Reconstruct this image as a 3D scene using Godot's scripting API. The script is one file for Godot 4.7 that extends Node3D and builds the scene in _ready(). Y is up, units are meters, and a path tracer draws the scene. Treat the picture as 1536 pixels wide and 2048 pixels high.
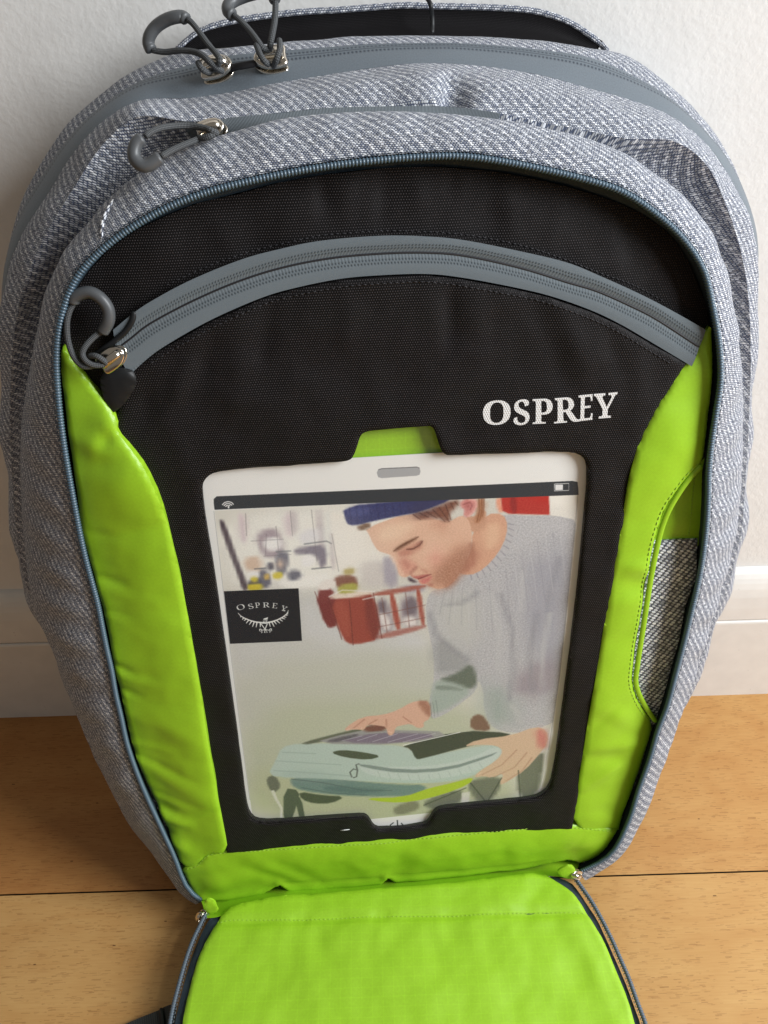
extends Node3D
# An open daypack leaning on a white wall, its front flap zipped down onto a wooden floor.
# Bag shapes are in millimetres in the bag's own frame: x right, y up along the back, z out of the back.

const MM := 0.001
const FIRST := -155.0
const STEP := 5.0
const HUB := 250.0

var bag: Node3D
var m := {}
var rings := {}
var rng := RandomNumberGenerator.new()
var names := {}
var last_height: Callable


func _ready() -> void:
	rng.seed = 11
	# camera, fill light of the room, window light
	var cam := Camera3D.new()
	cam.name = "camera"
	cam.fov = 63.0
	cam.near = 0.02
	cam.far = 30.0
	add_child(cam)
	cam.transform = Transform3D(Basis(Vector3(0.999507, -0.024752, 0.019338), Vector3(0.031411, 0.787622, -0.615358), Vector3(-0.000000, 0.615661, 0.788011)), Vector3(0, 0.53, 0.43))
	cam.current = true
	var env := Environment.new()
	env.background_mode = Environment.BG_COLOR
	env.background_color = Color(0.93, 0.90, 0.86)
	env.background_energy_multiplier = 0.21
	env.tonemap_mode = Environment.TONE_MAPPER_LINEAR
	env.tonemap_exposure = 1.0
	env.sdfgi_enabled = true
	env.ssao_enabled = true
	env.ssil_enabled = true
	var we := WorldEnvironment.new()
	we.name = "room_light"
	we.environment = env
	add_child(we)
	var win := AreaLight3D.new()
	win.name = "window_light"
	win.area_size = Vector2(0.6, 0.8)
	win.light_energy = 3.05
	win.light_color = Color(0.97, 0.985, 1.0)
	win.shadow_enabled = true
	add_child(win)
	win.look_at_from_position(Vector3(1.12, 0.95, 0.60), Vector3(0.0, 0.25, 0.08), Vector3.UP)

	materials()
	setting()
	backpack()
	insert_card()


# ---------------------------------------------------------------- naming and tagging

func numbered(parent: Node, called: String) -> String:
	var key := str(parent.get_instance_id()) + called
	var k: int = names.get(key, 0)
	names[key] = k + 1
	return called if k == 0 else "%s_%03d" % [called, k]


func part(called: String, mesh: Mesh, mat: Material, parent: Node) -> MeshInstance3D:
	var o := MeshInstance3D.new()
	o.name = numbered(parent, called)
	o.mesh = mesh
	o.material_override = null
	for i in mesh.get_surface_count():
		o.set_surface_override_material(i, mat)
	parent.add_child(o, true)
	return o


func stuff(o: Node) -> void:
	o.set_meta("kind", "stuff")


func structure(o: Node) -> void:
	o.set_meta("kind", "structure")


# ---------------------------------------------------------------- curves

func pv(a: Array) -> PackedVector2Array:
	var out := PackedVector2Array()
	for i in a.size() / 2:
		out.append(Vector2(a[2 * i], a[2 * i + 1]))
	return out


func p3(a: Array) -> PackedVector3Array:
	var out := PackedVector3Array()
	for i in a.size() / 3:
		out.append(Vector3(a[3 * i], a[3 * i + 1], a[3 * i + 2]))
	return out


func lift(a: PackedVector2Array, w: float) -> PackedVector3Array:
	var out := PackedVector3Array()
	for p in a:
		out.append(Vector3(p.x, p.y, w))
	return out


func chaikin(a: PackedVector2Array, times := 1, closed := true) -> PackedVector2Array:
	for t in times:
		var out := PackedVector2Array()
		var n := a.size()
		if not closed:
			out.append(a[0])
		for i in (n if closed else n - 1):
			var p := a[i]
			var q := a[(i + 1) % n]
			out.append(p.lerp(q, 0.25))
			out.append(p.lerp(q, 0.75))
		if not closed:
			out.append(a[n - 1])
		a = out
	return a


func resample(a: PackedVector2Array, step: float, closed := true) -> PackedVector2Array:
	var out := PackedVector2Array()
	var n := a.size()
	for i in (n if closed else n - 1):
		var p := a[i]
		var q := a[(i + 1) % n]
		var k := maxi(1, int(ceil(p.distance_to(q) / step)))
		for j in k:
			out.append(p.lerp(q, float(j) / k))
	if not closed:
		out.append(a[n - 1])
	return out


func curve(pts: PackedVector3Array, step: float) -> PackedVector3Array:
	var out := PackedVector3Array()
	var n := pts.size()
	for i in n - 1:
		var a := pts[maxi(0, i - 1)]
		var b := pts[i]
		var c := pts[i + 1]
		var d := pts[mini(n - 1, i + 2)]
		var k := maxi(2, int(ceil(b.distance_to(c) / step)))
		for j in k:
			out.append(b.cubic_interpolate(c, a, d, float(j) / k))
	out.append(pts[n - 1])
	return out


func even(pts: PackedVector3Array, step: float) -> PackedVector3Array:
	var out := PackedVector3Array([pts[0]])
	var left := step
	for i in pts.size() - 1:
		var a := pts[i]
		var l := a.distance_to(pts[i + 1])
		var at := left
		while at <= l:
			out.append(a.lerp(pts[i + 1], at / l))
			at += step
		left = at - l
	return out


# ---------------------------------------------------------------- meshes

func grid(rows: Array, uvs: Array, wrap := false) -> ArrayMesh:
	var st := SurfaceTool.new()
	st.begin(Mesh.PRIMITIVE_TRIANGLES)
	st.set_smooth_group(0)
	var nr := rows.size()
	var nc: int = rows[0].size()
	for i in nr:
		for j in nc:
			st.set_uv(uvs[i][j])
			st.add_vertex(rows[i][j] * MM)
	for i in nr - 1:
		for j in (nc if wrap else nc - 1):
			var k := (j + 1) % nc
			var a := i * nc + j
			var b := i * nc + k
			var c := a + nc
			var d := b + nc
			for t in [a, c, b, b, c, d]:
				st.add_index(t)
	st.generate_normals()
	return st.commit()


func ring_at(key: String, deg: float) -> Vector2:   # (radius, height over the back)
	var r: Array = rings[key][0]
	var w: Array = rings[key][1]
	var t := clampf((deg - FIRST) / STEP, 0.0, r.size() - 1.001)
	var i := int(t)
	var f := t - i
	var a := maxi(0, i - 1)
	var d := mini(r.size() - 1, i + 2)
	return Vector2(cubic_interpolate(r[i], r[i + 1], r[a], r[d], f), cubic_interpolate(w[i], w[i + 1], w[a], w[d], f))


func polar(deg: float, rw: Vector2) -> Vector3:
	var a := deg_to_rad(deg)
	return Vector3(sin(a) * rw.x, HUB + cos(a) * rw.x, rw.y)


# A skin over a chain of rings. bulge[i] swells the strip between ring i and ring i + 1; extra(deg, s) adds to it.
func loft(keys: Array, bulge: Array, cuts: int, from_deg: float, to_deg: float, turn: float, rough: float, extra = null, straight := true) -> ArrayMesh:
	var noise := FastNoiseLite.new()
	noise.seed = keys.size() * 7 + int(from_deg)
	noise.frequency = 0.035
	noise.fractal_octaves = 3
	var n := maxi(2, int((to_deg - from_deg) / turn))
	var rows := []
	var uvs := []
	var along := 0.0
	var before := Vector3.ZERO
	for i in n + 1:
		var deg := lerpf(from_deg, to_deg, float(i) / n)
		var row := []
		var uv := []
		var ks := []
		for k in keys:
			ks.append(ring_at(k, deg))
		var across := 0.0
		for g in ks.size() - 1:
			var a: Vector2 = ks[g]
			var b: Vector2 = ks[g + 1]
			var nrm := Vector2(b.y - a.y, a.x - b.x).normalized()
			for j in (cuts + 1 if g == ks.size() - 2 else cuts):
				var s := float(j) / cuts
				var q: Vector2
				if keys.size() > 2 and bulge[g] is float and bulge[g] == 0.0:
					q = a.cubic_interpolate(b, ks[maxi(0, g - 1)], ks[mini(ks.size() - 1, g + 2)], s)
				else:
					q = a.lerp(b, s)
					q += nrm * float(bulge[g]) * pow(sin(PI * s), 0.8)
				var far := q.x + 98.0 - q.y
				if extra != null:
					q += nrm * float(extra.call(deg, g + s))
				var edge := 1.0
				if (g == 0 and s < 0.15) or (g == ks.size() - 2 and s > 0.85):
					edge = 0.2
				var p := polar(deg, q)
				q += nrm * rough * edge * noise.get_noise_3d(p.x, p.y, p.z) * 2.0
				p = polar(deg, q)
				if row.size():
					across += p.distance_to(row[-1])
				row.append(p)
				if straight:   # cloth laid with one grain all over the bag, unfolded round the edge
					uv.append(Vector2(far * sin(deg_to_rad(deg)), -far * cos(deg_to_rad(deg))))
				else:
					uv.append(Vector2(along, across))
		var mid: Vector3 = row[row.size() / 2]
		if i > 0:
			along += mid.distance_to(before)
			for j in (0 if straight else uv.size()):
				uv[j].x = along
		before = mid
		rows.append(row)
		uvs.append(uv)
	return grid(rows, uvs)


func ring_path(key: String, shift: Vector2, from_deg: float, to_deg: float, turn := 1.5) -> PackedVector3Array:
	var out := PackedVector3Array()
	var n := int((to_deg - from_deg) / turn)
	for i in n + 1:
		var deg := lerpf(from_deg, to_deg, float(i) / n)
		out.append(polar(deg, ring_at(key, deg) + shift))
	return out


# A tube along points; ripple = pitch of ridges round it (0: smooth), squash flattens it along z.
func tube(pts: PackedVector3Array, radius: float, sides := 8, pitch := 0.0, depth := 0.3, squash := 1.0, capped := true) -> ArrayMesh:
	var path := even(pts, pitch / 4.0) if pitch > 0.0 else pts
	var rows := []
	var uvs := []
	var n := path.size()
	var along := 0.0
	var up := Vector3(0.13, 0.31, 0.94).normalized()
	for i in n:
		var t := (path[mini(n - 1, i + 1)] - path[maxi(0, i - 1)]).normalized()
		var x := t.cross(up).normalized()
		var y := x.cross(t).normalized()
		up = y
		if i > 0:
			along += path[i].distance_to(path[i - 1])
		var r := radius
		if pitch > 0.0:
			r *= 1.0 - depth * (0.5 - 0.5 * cos(i * PI / 2.0))
		if capped and (i == 0 or i == n - 1):
			r *= 0.55
		var row := []
		var uv := []
		for j in sides + 1:
			var a := TAU * j / sides
			row.append(path[i] + (x * cos(a) + y * sin(a) * squash) * r)
			uv.append(Vector2(along, radius * a))
		rows.append(row)
		uvs.append(uv)
	if capped:
		for e in [0, rows.size() - 1]:
			var mid := path[0] if e == 0 else path[n - 1]
			var row := []
			for j in sides + 1:
				row.append(mid)
			if e == 0:
				rows.push_front(row)
				uvs.push_front(uvs[0])
			else:
				rows.append(row)
				uvs.append(uvs[-1])
	return grid(rows, uvs)


func away(p: Vector2, loops: Array) -> float:
	var best := 1e9
	for loop in loops:
		var n: int = loop.size()
		var a: Vector2 = loop[n - 1]
		for b in loop:
			var ab: Vector2 = b - a
			var t := clampf((p - a).dot(ab) / maxf(ab.length_squared(), 1e-6), 0.0, 1.0)
			best = minf(best, p.distance_squared_to(a + ab * t))
			a = b
	return sqrt(best)


func relief(p: Vector2, ridges: Array) -> float:
	var s := 0.0
	for r in ridges:
		var a := Vector2(r[0], r[1])
		var ab := Vector2(r[2], r[3]) - a
		var t := clampf((p - a).dot(ab) / ab.length_squared(), 0.0, 1.0)
		var d := p.distance_to(a + ab * t) / float(r[4])
		if d < 3.0:
			s += float(r[5]) * exp(-d * d) * (0.35 + 0.65 * sin(PI * clampf(t, 0.06, 0.94)))
	return s


# A sewn cloth panel in the plane of the front: an outline with holes, gentle creases, edges that roll under.
func panel(outline: PackedVector2Array, holes: Array, w: float, ridges: Array, step: float, roll: float, skirt: float, rough: float, seed_ := 1, soft := 1) -> ArrayMesh:
	var noise := FastNoiseLite.new()
	noise.seed = seed_
	noise.frequency = 0.022
	noise.fractal_octaves = 3
	var loops := [chaikin(outline, soft)]
	for h in holes:
		loops.append(h)
	var box := Rect2(loops[0][0], Vector2.ZERO)
	for p in loops[0]:
		box = box.expand(p)
	box.position -= Vector2(0.137, 0.211)
	var edge := {}
	var near := {}
	var reach := int(ceil(roll / step)) + 1
	for l in loops:
		for p in resample(l, step * 0.45):
			var q := Vector2i(((p - box.position) / step).floor())
			for a in range(-reach, reach + 1):
				for b in range(-reach, reach + 1):
					near[q + Vector2i(a, b)] = true
					if absi(a) <= 1 and absi(b) <= 1:
						edge[q + Vector2i(a, b)] = true
	var st := SurfaceTool.new()
	st.begin(Mesh.PRIMITIVE_TRIANGLES)
	st.set_smooth_group(0)
	var index := {}
	var height := func(p: Vector2, close: bool) -> float:
		var low := 0.0
		if close and roll > 0.0:
			var d := minf(away(p, loops) / roll, 1.0)
			low = roll * 0.6 * (1.0 - sqrt(maxf(0.0, 1.0 - (1.0 - d) * (1.0 - d))))
			low -= rough * 0.6 * (1.0 - d) * noise.get_noise_2d(p.x * 6.0, p.y * 6.0)
		return w - low + relief(p, ridges) + noise.get_noise_2d(p.x, p.y) * rough * 2.0 + 0.07 * rough * noise.get_noise_2d(p.x * 3.0 + 400.0, p.y * 3.0)
	last_height = height
	var vertex := func(p: Vector2, close: bool) -> int:
		var key := Vector2i((p * 40.0).round())
		if not index.has(key):
			index[key] = index.size()
			st.set_uv(p)
			st.add_vertex(Vector3(p.x, p.y, height.call(p, close)) * MM)
		return index[key]
	for i in int(box.size.x / step) + 2:
		for j in int(box.size.y / step) + 2:
			var cell := Vector2i(i, j)
			var o := box.position + Vector2(cell) * step
			var square := PackedVector2Array([o, o + Vector2(step, 0), o + Vector2(step, step), o + Vector2(0, step)])
			var pieces := [square]
			if edge.has(cell):
				pieces = Geometry2D.intersect_polygons(square, loops[0])
				for k in range(1, loops.size()):
					var cut := []
					for s in pieces:
						cut.append_array(Geometry2D.clip_polygons(s, loops[k]))
					pieces = cut
			else:
				var c := o + Vector2(step, step) / 2.0
				var c2 := c + Vector2(0.017, 0.023)
				if not (Geometry2D.is_point_in_polygon(c, loops[0]) and Geometry2D.is_point_in_polygon(c2, loops[0])):
					continue
				var out := false
				for k in range(1, loops.size()):
					out = out or Geometry2D.is_point_in_polygon(c, loops[k]) or Geometry2D.is_point_in_polygon(c2, loops[k])
				if out:
					continue
			for s in pieces:
				var tri := PackedInt32Array([0, 1, 2, 0, 2, 3]) if s.size() == 4 and not edge.has(cell) else Geometry2D.triangulate_polygon(s)
				for t in tri.size() / 3:
					var a: Vector2 = s[tri[3 * t]]
					var b: Vector2 = s[tri[3 * t + 1]]
					var d: Vector2 = s[tri[3 * t + 2]]
					var turn := (b - a).cross(d - a)
					if absf(turn) < 1e-5:
						continue
					var ia: int = vertex.call(a, near.has(cell))
					var ib: int = vertex.call(b, near.has(cell))
					var id: int = vertex.call(d, near.has(cell))
					for x in ([ia, id, ib] if turn > 0 else [ia, ib, id]):
						st.add_index(x)
	if skirt > 0.0:
		var base := index.size()
		for l in loops:
			var rim := resample(l, step)
			var n := rim.size()
			for p in rim:
				var z: float = height.call(p, true)
				st.set_uv(p)
				st.add_vertex(Vector3(p.x, p.y, z) * MM)
				st.set_uv(p + Vector2(0, skirt))
				st.add_vertex(Vector3(p.x, p.y, z - skirt) * MM)
			for i in n:
				var k := (i + 1) % n
				for x in [base + 2 * i, base + 2 * i + 1, base + 2 * k, base + 2 * k, base + 2 * i + 1, base + 2 * k + 1]:
					st.add_index(x)
			base += 2 * n
	st.generate_normals()
	return st.commit()


# A ribbon between two edges of equally many points, swelling by crown.
func ribbon(left: PackedVector3Array, right: PackedVector3Array, cuts: int, crown: float) -> ArrayMesh:
	var rows := []
	var uvs := []
	var along := 0.0
	for i in left.size():
		if i:
			along += ((left[i] + right[i]) / 2.0).distance_to((left[i - 1] + right[i - 1]) / 2.0)
		var row := []
		var uv := []
		for j in cuts + 1:
			var s := float(j) / cuts
			row.append(left[i].lerp(right[i], s) + Vector3(0, 0, crown * sin(PI * s)))
			uv.append(Vector2(along, s * left[i].distance_to(right[i])))
		rows.append(row)
		uvs.append(uv)
	return grid(rows, uvs)


# Short thread stitches along a line, joined in one mesh.
func stitches(path: PackedVector3Array, length: float, gap: float, radius: float, dip := 0.15) -> ArrayMesh:
	var st := SurfaceTool.new()
	st.begin(Mesh.PRIMITIVE_TRIANGLES)
	st.set_smooth_group(0)
	var pts := even(path, (length + gap) / 4.0)
	var k := 0
	var base := 0
	while k + 4 < pts.size():
		var a := pts[k]
		var b := a.lerp(pts[k + 4], length / (length + gap))
		var t := (b - a).normalized()
		var x := t.cross(Vector3.BACK).normalized()
		for e in 4:
			var s: float = [0.0, 0.2, 0.8, 1.0][e]
			var r: float = radius * [0.3, 1.0, 1.0, 0.3][e]
			var c := a.lerp(b, s) + Vector3(0, 0, -dip if e == 0 or e == 3 else 0.0)
			for j in 6:
				var g := TAU * j / 6
				st.set_uv(Vector2(s, g))
				st.add_vertex((c + (x * cos(g) + Vector3.BACK * sin(g)) * r) * MM)
		for e in 3:
			for j in 6:
				var q := base + e * 6 + j
				var v := base + e * 6 + (j + 1) % 6
				for z in [q, q + 6, v, v, q + 6, v + 6]:
					st.add_index(z)
		base += 24
		k += 4
	st.generate_normals()
	return st.commit()


# A flat plate with a chamfered rim: outline in x, y; z from 0 to thick.
func plate(outline: PackedVector2Array, thick: float, bevel: float) -> ArrayMesh:
	var rows := []
	var uvs := []
	var c := Vector2.ZERO
	for p in outline:
		c += p / outline.size()
	for lv in [[0.0, 1.0], [0.0, 1.0], [thick - bevel, 1.0], [thick - bevel * 0.3, 0.955], [thick, 0.86], [thick, 0.0]]:
		var row := []
		var uv := []
		for i in outline.size() + 1:
			var p := c + (outline[i % outline.size()] - c) * float(lv[1])
			row.append(Vector3(p.x, p.y, lv[0]))
			uv.append(p)
		rows.append(row)
		uvs.append(uv)
	return grid(rows, uvs)


func place(mesh: ArrayMesh, t: Transform3D) -> ArrayMesh:
	var st := SurfaceTool.new()
	st.append_from(mesh, 0, t)
	return st.commit()


func join(list: Array) -> ArrayMesh:
	var st := SurfaceTool.new()
	for x in list:
		st.append_from(x, 0, Transform3D.IDENTITY)
	return st.commit()


# ---------------------------------------------------------------- materials

func picture(w: int, h: int, f: Callable) -> Image:
	var data := PackedByteArray()
	data.resize(w * h * 3)
	var k := 0
	for y in h:
		for x in w:
			var c: Color = f.call(x, y)
			data[k] = int(clampf(c.r, 0, 1) * 255.0)
			data[k + 1] = int(clampf(c.g, 0, 1) * 255.0)
			data[k + 2] = int(clampf(c.b, 0, 1) * 255.0)
			k += 3
	return Image.create_from_data(w, h, false, Image.FORMAT_RGB8, data)


func tex(i: Image) -> ImageTexture:
	return ImageTexture.create_from_image(i)


func noise_bytes(w: int, h: int, seed_: int, freq: float, octaves: int, seamless := true) -> PackedByteArray:
	var n := FastNoiseLite.new()
	n.seed = seed_
	n.frequency = freq
	n.fractal_octaves = octaves
	var i := n.get_seamless_image(w, h) if seamless else n.get_image(w, h)
	i.convert(Image.FORMAT_L8)
	return i.get_data()


func lin(r: float, g: float, b: float) -> Color:
	return Color(r, g, b).linear_to_srgb()


func mat(called: String, c: Color, rough: float, spec := 0.5) -> StandardMaterial3D:
	var s := StandardMaterial3D.new()
	s.resource_name = called
	s.albedo_color = c
	s.roughness = rough
	s.metallic_specular = spec
	s.cull_mode = BaseMaterial3D.CULL_DISABLED
	m[called] = s
	return s


func cloth(called: String, color: Image, height: Image, tile_mm: Vector2, bump: float, rough: float, spec: float) -> StandardMaterial3D:
	var s := mat(called, Color.WHITE, rough, spec)
	s.albedo_texture = tex(color)
	if height:
		s.heightmap_enabled = true
		s.heightmap_texture = tex(height)
		s.heightmap_scale = bump
	s.uv1_scale = Vector3(1.0 / tile_mm.x, 1.0 / tile_mm.y, 1)
	return s


func blob(d: Vector2, half: Vector2) -> float:
	var q := pow(absf(d.x / half.x), 2.4) + pow(absf(d.y / half.y), 2.4)
	return clampf(1.25 - q, 0.0, 1.0)


func tweed(called: String, dash: bool) -> void:
	# tile 22 x 23 mm: blue grey warp, rows of white weft floats whose brightness steps along steep diagonals
	var size := 440
	var rows := 22
	var pitch := 23.0 / rows
	var yarn := []
	for j in rows * 16:
		yarn.append([(0.62 if rng.randf() < 0.18 else 0.84) + 0.26 * rng.randf(), 0.36 * (rng.randf() - 0.5), 0.24 * (rng.randf() - 0.5), 0.82 + 0.36 * rng.randf()])
	var level := PackedFloat32Array()
	level.resize(size * size)
	var steps := [1.0, 0.90, 0.76, 0.87]
	var wide := [Vector2(0.68, 0.42), Vector2(0.55, 0.38), Vector2(0.46, 0.34), Vector2(0.52, 0.37)]
	if dash:
		steps = [1.0, 0.45, 1.0, 0.45]
		wide = [Vector2(0.74, 0.56), Vector2(0.4, 0.3), Vector2(0.72, 0.54), Vector2(0.4, 0.3)]
	var color := picture(size, size, func(px, py):
		var x: float = px * 22.0 / size
		var y: float = py * 23.0 / size
		var best := 0.0
		var bright := 0.0
		var j0 := int(floor(y / pitch))
		for dj in [-1, 0, 1]:
			var j: int = j0 + dj
			var n := int(round((x - j * 0.75) / 1.375))
			for dn in [0, 1 if x - j * 0.75 > n * 1.375 else -1]:
				var q_: int = n + dn
				var k := posmod(q_, 4)
				var v: Array = yarn[posmod(j, rows) * 16 + posmod(q_ + (j / rows if j >= 0 else -1) * 12, 16)]
				var dx: float = x - j * 0.75 - q_ * 1.375 - float(v[1])
				var dy: float = y - (j + 0.5) * pitch - float(v[2])
				var half: Vector2 = wide[k]
				var q := blob(Vector2(dx + (0.45 if dash else -0.15) * dy, dy), half * float(v[3]))
				if q > best:
					best = q
					bright = float(v[0]) * float(steps[k])
		var col := int(floor(x / 0.55))
		var thread := 0.5 + 0.5 * sin(TAU * x / 0.55)
		var bar := 0.5 + 0.5 * sin(TAU * y / pitch + col * PI)
		var ground := Color(0.24, 0.27, 0.345).lerp(Color(0.60, 0.635, 0.72), thread * (0.2 + 0.8 * bar))
		if dash:
			ground = Color(0.30, 0.31, 0.36).lerp(Color(0.62, 0.64, 0.69), thread * (0.2 + 0.8 * bar))
		level[py * size + px] = maxf(0.3 * thread * bar, 0.3 + 0.7 * sqrt(best) if best > 0.02 else 0.0)
		return ground.lerp(Color(0.935, 0.945, 0.965) * bright, smoothstep(0.05, 0.45, best)))
	var height := picture(size, size, func(px, py):
		var v: float = level[py * size + px]
		return Color(v, v, v))
	var s := cloth(called, color, height, Vector2(27, 28) if dash else Vector2(19.3, 20.2), 0.02 if dash else 0.03, 0.85, 0.25)
	s.rim_enabled = true
	s.rim = 0.15


func materials() -> void:
	tweed("tweed", false)
	tweed("flat_tweed", true)
	# black pack cloth: a basket weave of glinting dots
	var coarse := noise_bytes(256, 256, 5, 0.02, 3)
	var dots := func(x: float, y: float) -> float:
		var j := int(floor(y / 32.0))
		var q := Vector2(fposmod(x + (16.0 if j % 2 else 0.0), 32.0) - 16.0, fposmod(y, 32.0) - 16.0)
		return clampf(1.0 - pow(absf(q.x) / 12.0, 2.0) - pow(absf(q.y) / 11.0, 2.0), 0.0, 1.0)
	var black := picture(256, 256, func(x, y):
		var d: float = dots.call(float(x), float(y))
		var r: float = 0.8 + 0.4 * coarse[y * 256 + x] / 255.0
		return (Color(0.066, 0.060, 0.062).lerp(Color(0.30, 0.28, 0.285), d * d)) * r)
	var black_h := picture(256, 256, func(x, y):
		var d: float = dots.call(float(x), float(y))
		return Color(d, d, d))
	var bl := cloth("black_cloth", black, black_h, Vector2(8.4, 8.4), 0.02, 0.6, 0.3)
	var fine := cloth("black_lining", black, black_h, Vector2(5.0, 5.0), 0.012, 0.75, 0.3)
	fine.albedo_color = Color(0.75, 0.75, 0.78)
	# lime nylon: very fine twill with an irregular ripstop grid
	var slub := noise_bytes(512, 512, 9, 0.03, 4)
	var lime := func(ripstop: float):
		return picture(512, 512, func(x, y):
			var t := 0.5 + 0.5 * sin(TAU * (x + y) / 8.0)
			var r: float = 0.955 + 0.05 * slub[y * 512 + x] / 255.0 + 0.05 * t
			var gx: float = exp(-pow((fposmod(x, 102.4) - 51.0) / 4.0, 2.0)) * (0.4 + 0.6 * slub[(y * 7 % 512) * 512 + 40] / 255.0)
			var gy: float = exp(-pow((fposmod(y, 85.3) - 40.0) / 4.0, 2.0)) * (0.4 + 0.6 * slub[30 * 512 + (x * 5) % 512] / 255.0)
			r += ripstop * 0.04 * (gx + gy)
			return Color(0.60 * r, 0.785 * r, 0.16 * r))
	var lime_h := picture(256, 256, func(x, y):
		var t := 0.5 + 0.5 * sin(TAU * (x + y) / 8.0)
		return Color(t, t, t))
	var lm := cloth("lime_nylon", lime.call(0.0), lime_h, Vector2(28, 28), 0.002, 0.38, 0.5)
	lm = cloth("lime_ripstop", lime.call(1.0), lime_h, Vector2(30, 30), 0.002, 0.42, 0.5)
	mat("lime_thread", lin(0.36, 0.56, 0.06), 0.6)
	mat("black_thread", lin(0.015, 0.014, 0.017), 0.6)
	# blue grey zip tapes: along x, across y (0..1 of 16 mm)
	var weave := func(x: int, y: int) -> float:
		return 0.5 + 0.5 * sin(TAU * x / 8.0 + (PI if (y / 6) % 2 else 0.0)) * sin(TAU * y / 12.0)
	var tape := picture(128, 128, func(x, y):
		var v: float = weave.call(x, y)
		return Color(0.355, 0.385, 0.405).lerp(Color(0.50, 0.53, 0.55), v))
	var tape_h := picture(128, 128, func(x, y):
		var v: float = weave.call(x, y)
		return Color(v, v, v))
	cloth("zip_tape", tape, tape_h, Vector2(9, 9), 0.02, 0.72, 0.35)
	var dark := cloth("dark_zip_tape", tape, tape_h, Vector2(7, 7), 0.015, 0.7, 0.35)
	dark.albedo_color = Color(0.50, 0.57, 0.62)
	# reverse-coil half of the pocket zip: pairs of little holes near the slit (y 0 at the slit)
	var holes := func(x: float, y: float) -> float:
		var a := fposmod(x, 32.0) - 16.0
		var b := fposmod(x + 16.0, 32.0) - 16.0
		return maxf(exp(-pow(a / 8.0, 2.0) - pow((y - 58.0) / 11.0, 2.0)), exp(-pow(b / 8.0, 2.0) - pow((y - 92.0) / 11.0, 2.0)))
	var coil_c := picture(128, 256, func(x, y):
		var v: float = weave.call(x, y)
		var h: float = holes.call(float(x), float(y))
		var k := 0.5 + 0.5 * cos(TAU * x / 32.0) if y < 44 else 0.6
		return Color(0.355, 0.39, 0.41).lerp(Color(0.53, 0.57, 0.595), 0.6 * v + 0.4 * k).lerp(Color(0.12, 0.15, 0.17), h * 0.65))
	var coil_h := picture(128, 256, func(x, y):
		var v: float = weave.call(x, y)
		var h: float = holes.call(float(x), float(y))
		var k := 0.5 + 0.5 * cos(TAU * x / 32.0) if y < 44 else 0.5
		var z := 0.45 * v + 0.3 * k + 0.25 - 0.6 * h
		return Color(z, z, z))
	cloth("pocket_zip_tape", coil_c, coil_h, Vector2(5.4, 10.0), 0.03, 0.7, 0.35)
	# coated main zip: smooth film with two rows of needle holes
	var film := noise_bytes(256, 256, 21, 0.06, 3)
	var row_of := func(x: float, y: float) -> float:
		var a := fposmod(x, 32.0) - 16.0
		return exp(-pow(a / 9.0, 2.0)) * maxf(exp(-pow((y - 56.0) / 10.0, 2.0)), exp(-pow((y - 116.0) / 10.0, 2.0)))
	var main_c := picture(256, 256, func(x, y):
		var h: float = row_of.call(float(x), float(y))
		var g: float = 0.94 + 0.12 * film[y * 256 + x] / 255.0
		var slit := exp(-pow((y - 86.0) / 4.0, 2.0))
		return (Color(0.41, 0.445, 0.475) * g).lerp(Color(0.13, 0.165, 0.21), clampf(h * 0.9 + slit * 0.7, 0.0, 1.0)))
	var main_h := picture(256, 256, func(x, y):
		var h: float = row_of.call(float(x), float(y))
		var slit := exp(-pow((y - 86.0) / 5.0, 2.0))
		var z: float = 0.7 - 0.5 * h - 0.5 * slit + 0.12 * film[y * 256 + x] / 255.0 + 0.05 * sin(TAU * (x + y * 2) / 8.0)
		return Color(z, z, z))
	cloth("main_zip_tape", main_c, main_h, Vector2(13.6, 20.0), 0.03, 0.5, 0.45)
	# cord: braid
	var braid := picture(64, 64, func(x, y):
		var v := sin(TAU * (x + y) / 32.0) * sin(TAU * (x - y) / 32.0)
		return Color(0.27, 0.275, 0.28).lerp(Color(0.47, 0.48, 0.49), clampf(v, 0.0, 1.0)))
	var braid_h := picture(64, 64, func(x, y):
		var v := 0.5 + 0.5 * sin(TAU * (x + y) / 32.0) * sin(TAU * (x - y) / 32.0)
		return Color(v, v, v))
	cloth("cord", braid, braid_h, Vector2(2.6, 2.6), 0.02, 0.7, 0.35)
	mat("grip_rubber", lin(0.085, 0.09, 0.095), 0.42, 0.5)
	mat("black_rubber", lin(0.012, 0.013, 0.014), 0.45, 0.4)
	mat("coil_plastic", lin(0.075, 0.125, 0.17), 0.32, 0.55)
	mat("flap_coil", lin(0.10, 0.13, 0.165), 0.38, 0.5)
	var webbing := picture(64, 64, func(x, y):
		var v := 0.5 + 0.5 * sin(TAU * x / 16.0) * (0.6 + 0.4 * sin(TAU * y / 16.0))
		return Color(0.16, 0.165, 0.165).lerp(Color(0.30, 0.31, 0.30), v))
	cloth("webbing", webbing, webbing, Vector2(5, 5), 0.03, 0.75, 0.3)
	var steel := mat("polished_metal", Color(0.86, 0.83, 0.78), 0.17)
	steel.metallic = 1.0
	var print_white := mat("white_print", lin(0.78, 0.78, 0.77), 0.55)
	print_white.heightmap_enabled = true
	print_white.heightmap_texture = bl.heightmap_texture
	print_white.heightmap_scale = 0.02
	print_white.uv1_scale = bl.uv1_scale
	var clear := mat("clear_film", Color(1, 1, 1, 0.02), 0.05, 0.2)
	clear.transparency = BaseMaterial3D.TRANSPARENCY_ALPHA
	# wall: roller texture of many coats of paint, a little grime
	var peel := noise_bytes(1024, 1024, 31, 0.045, 3)
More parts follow.
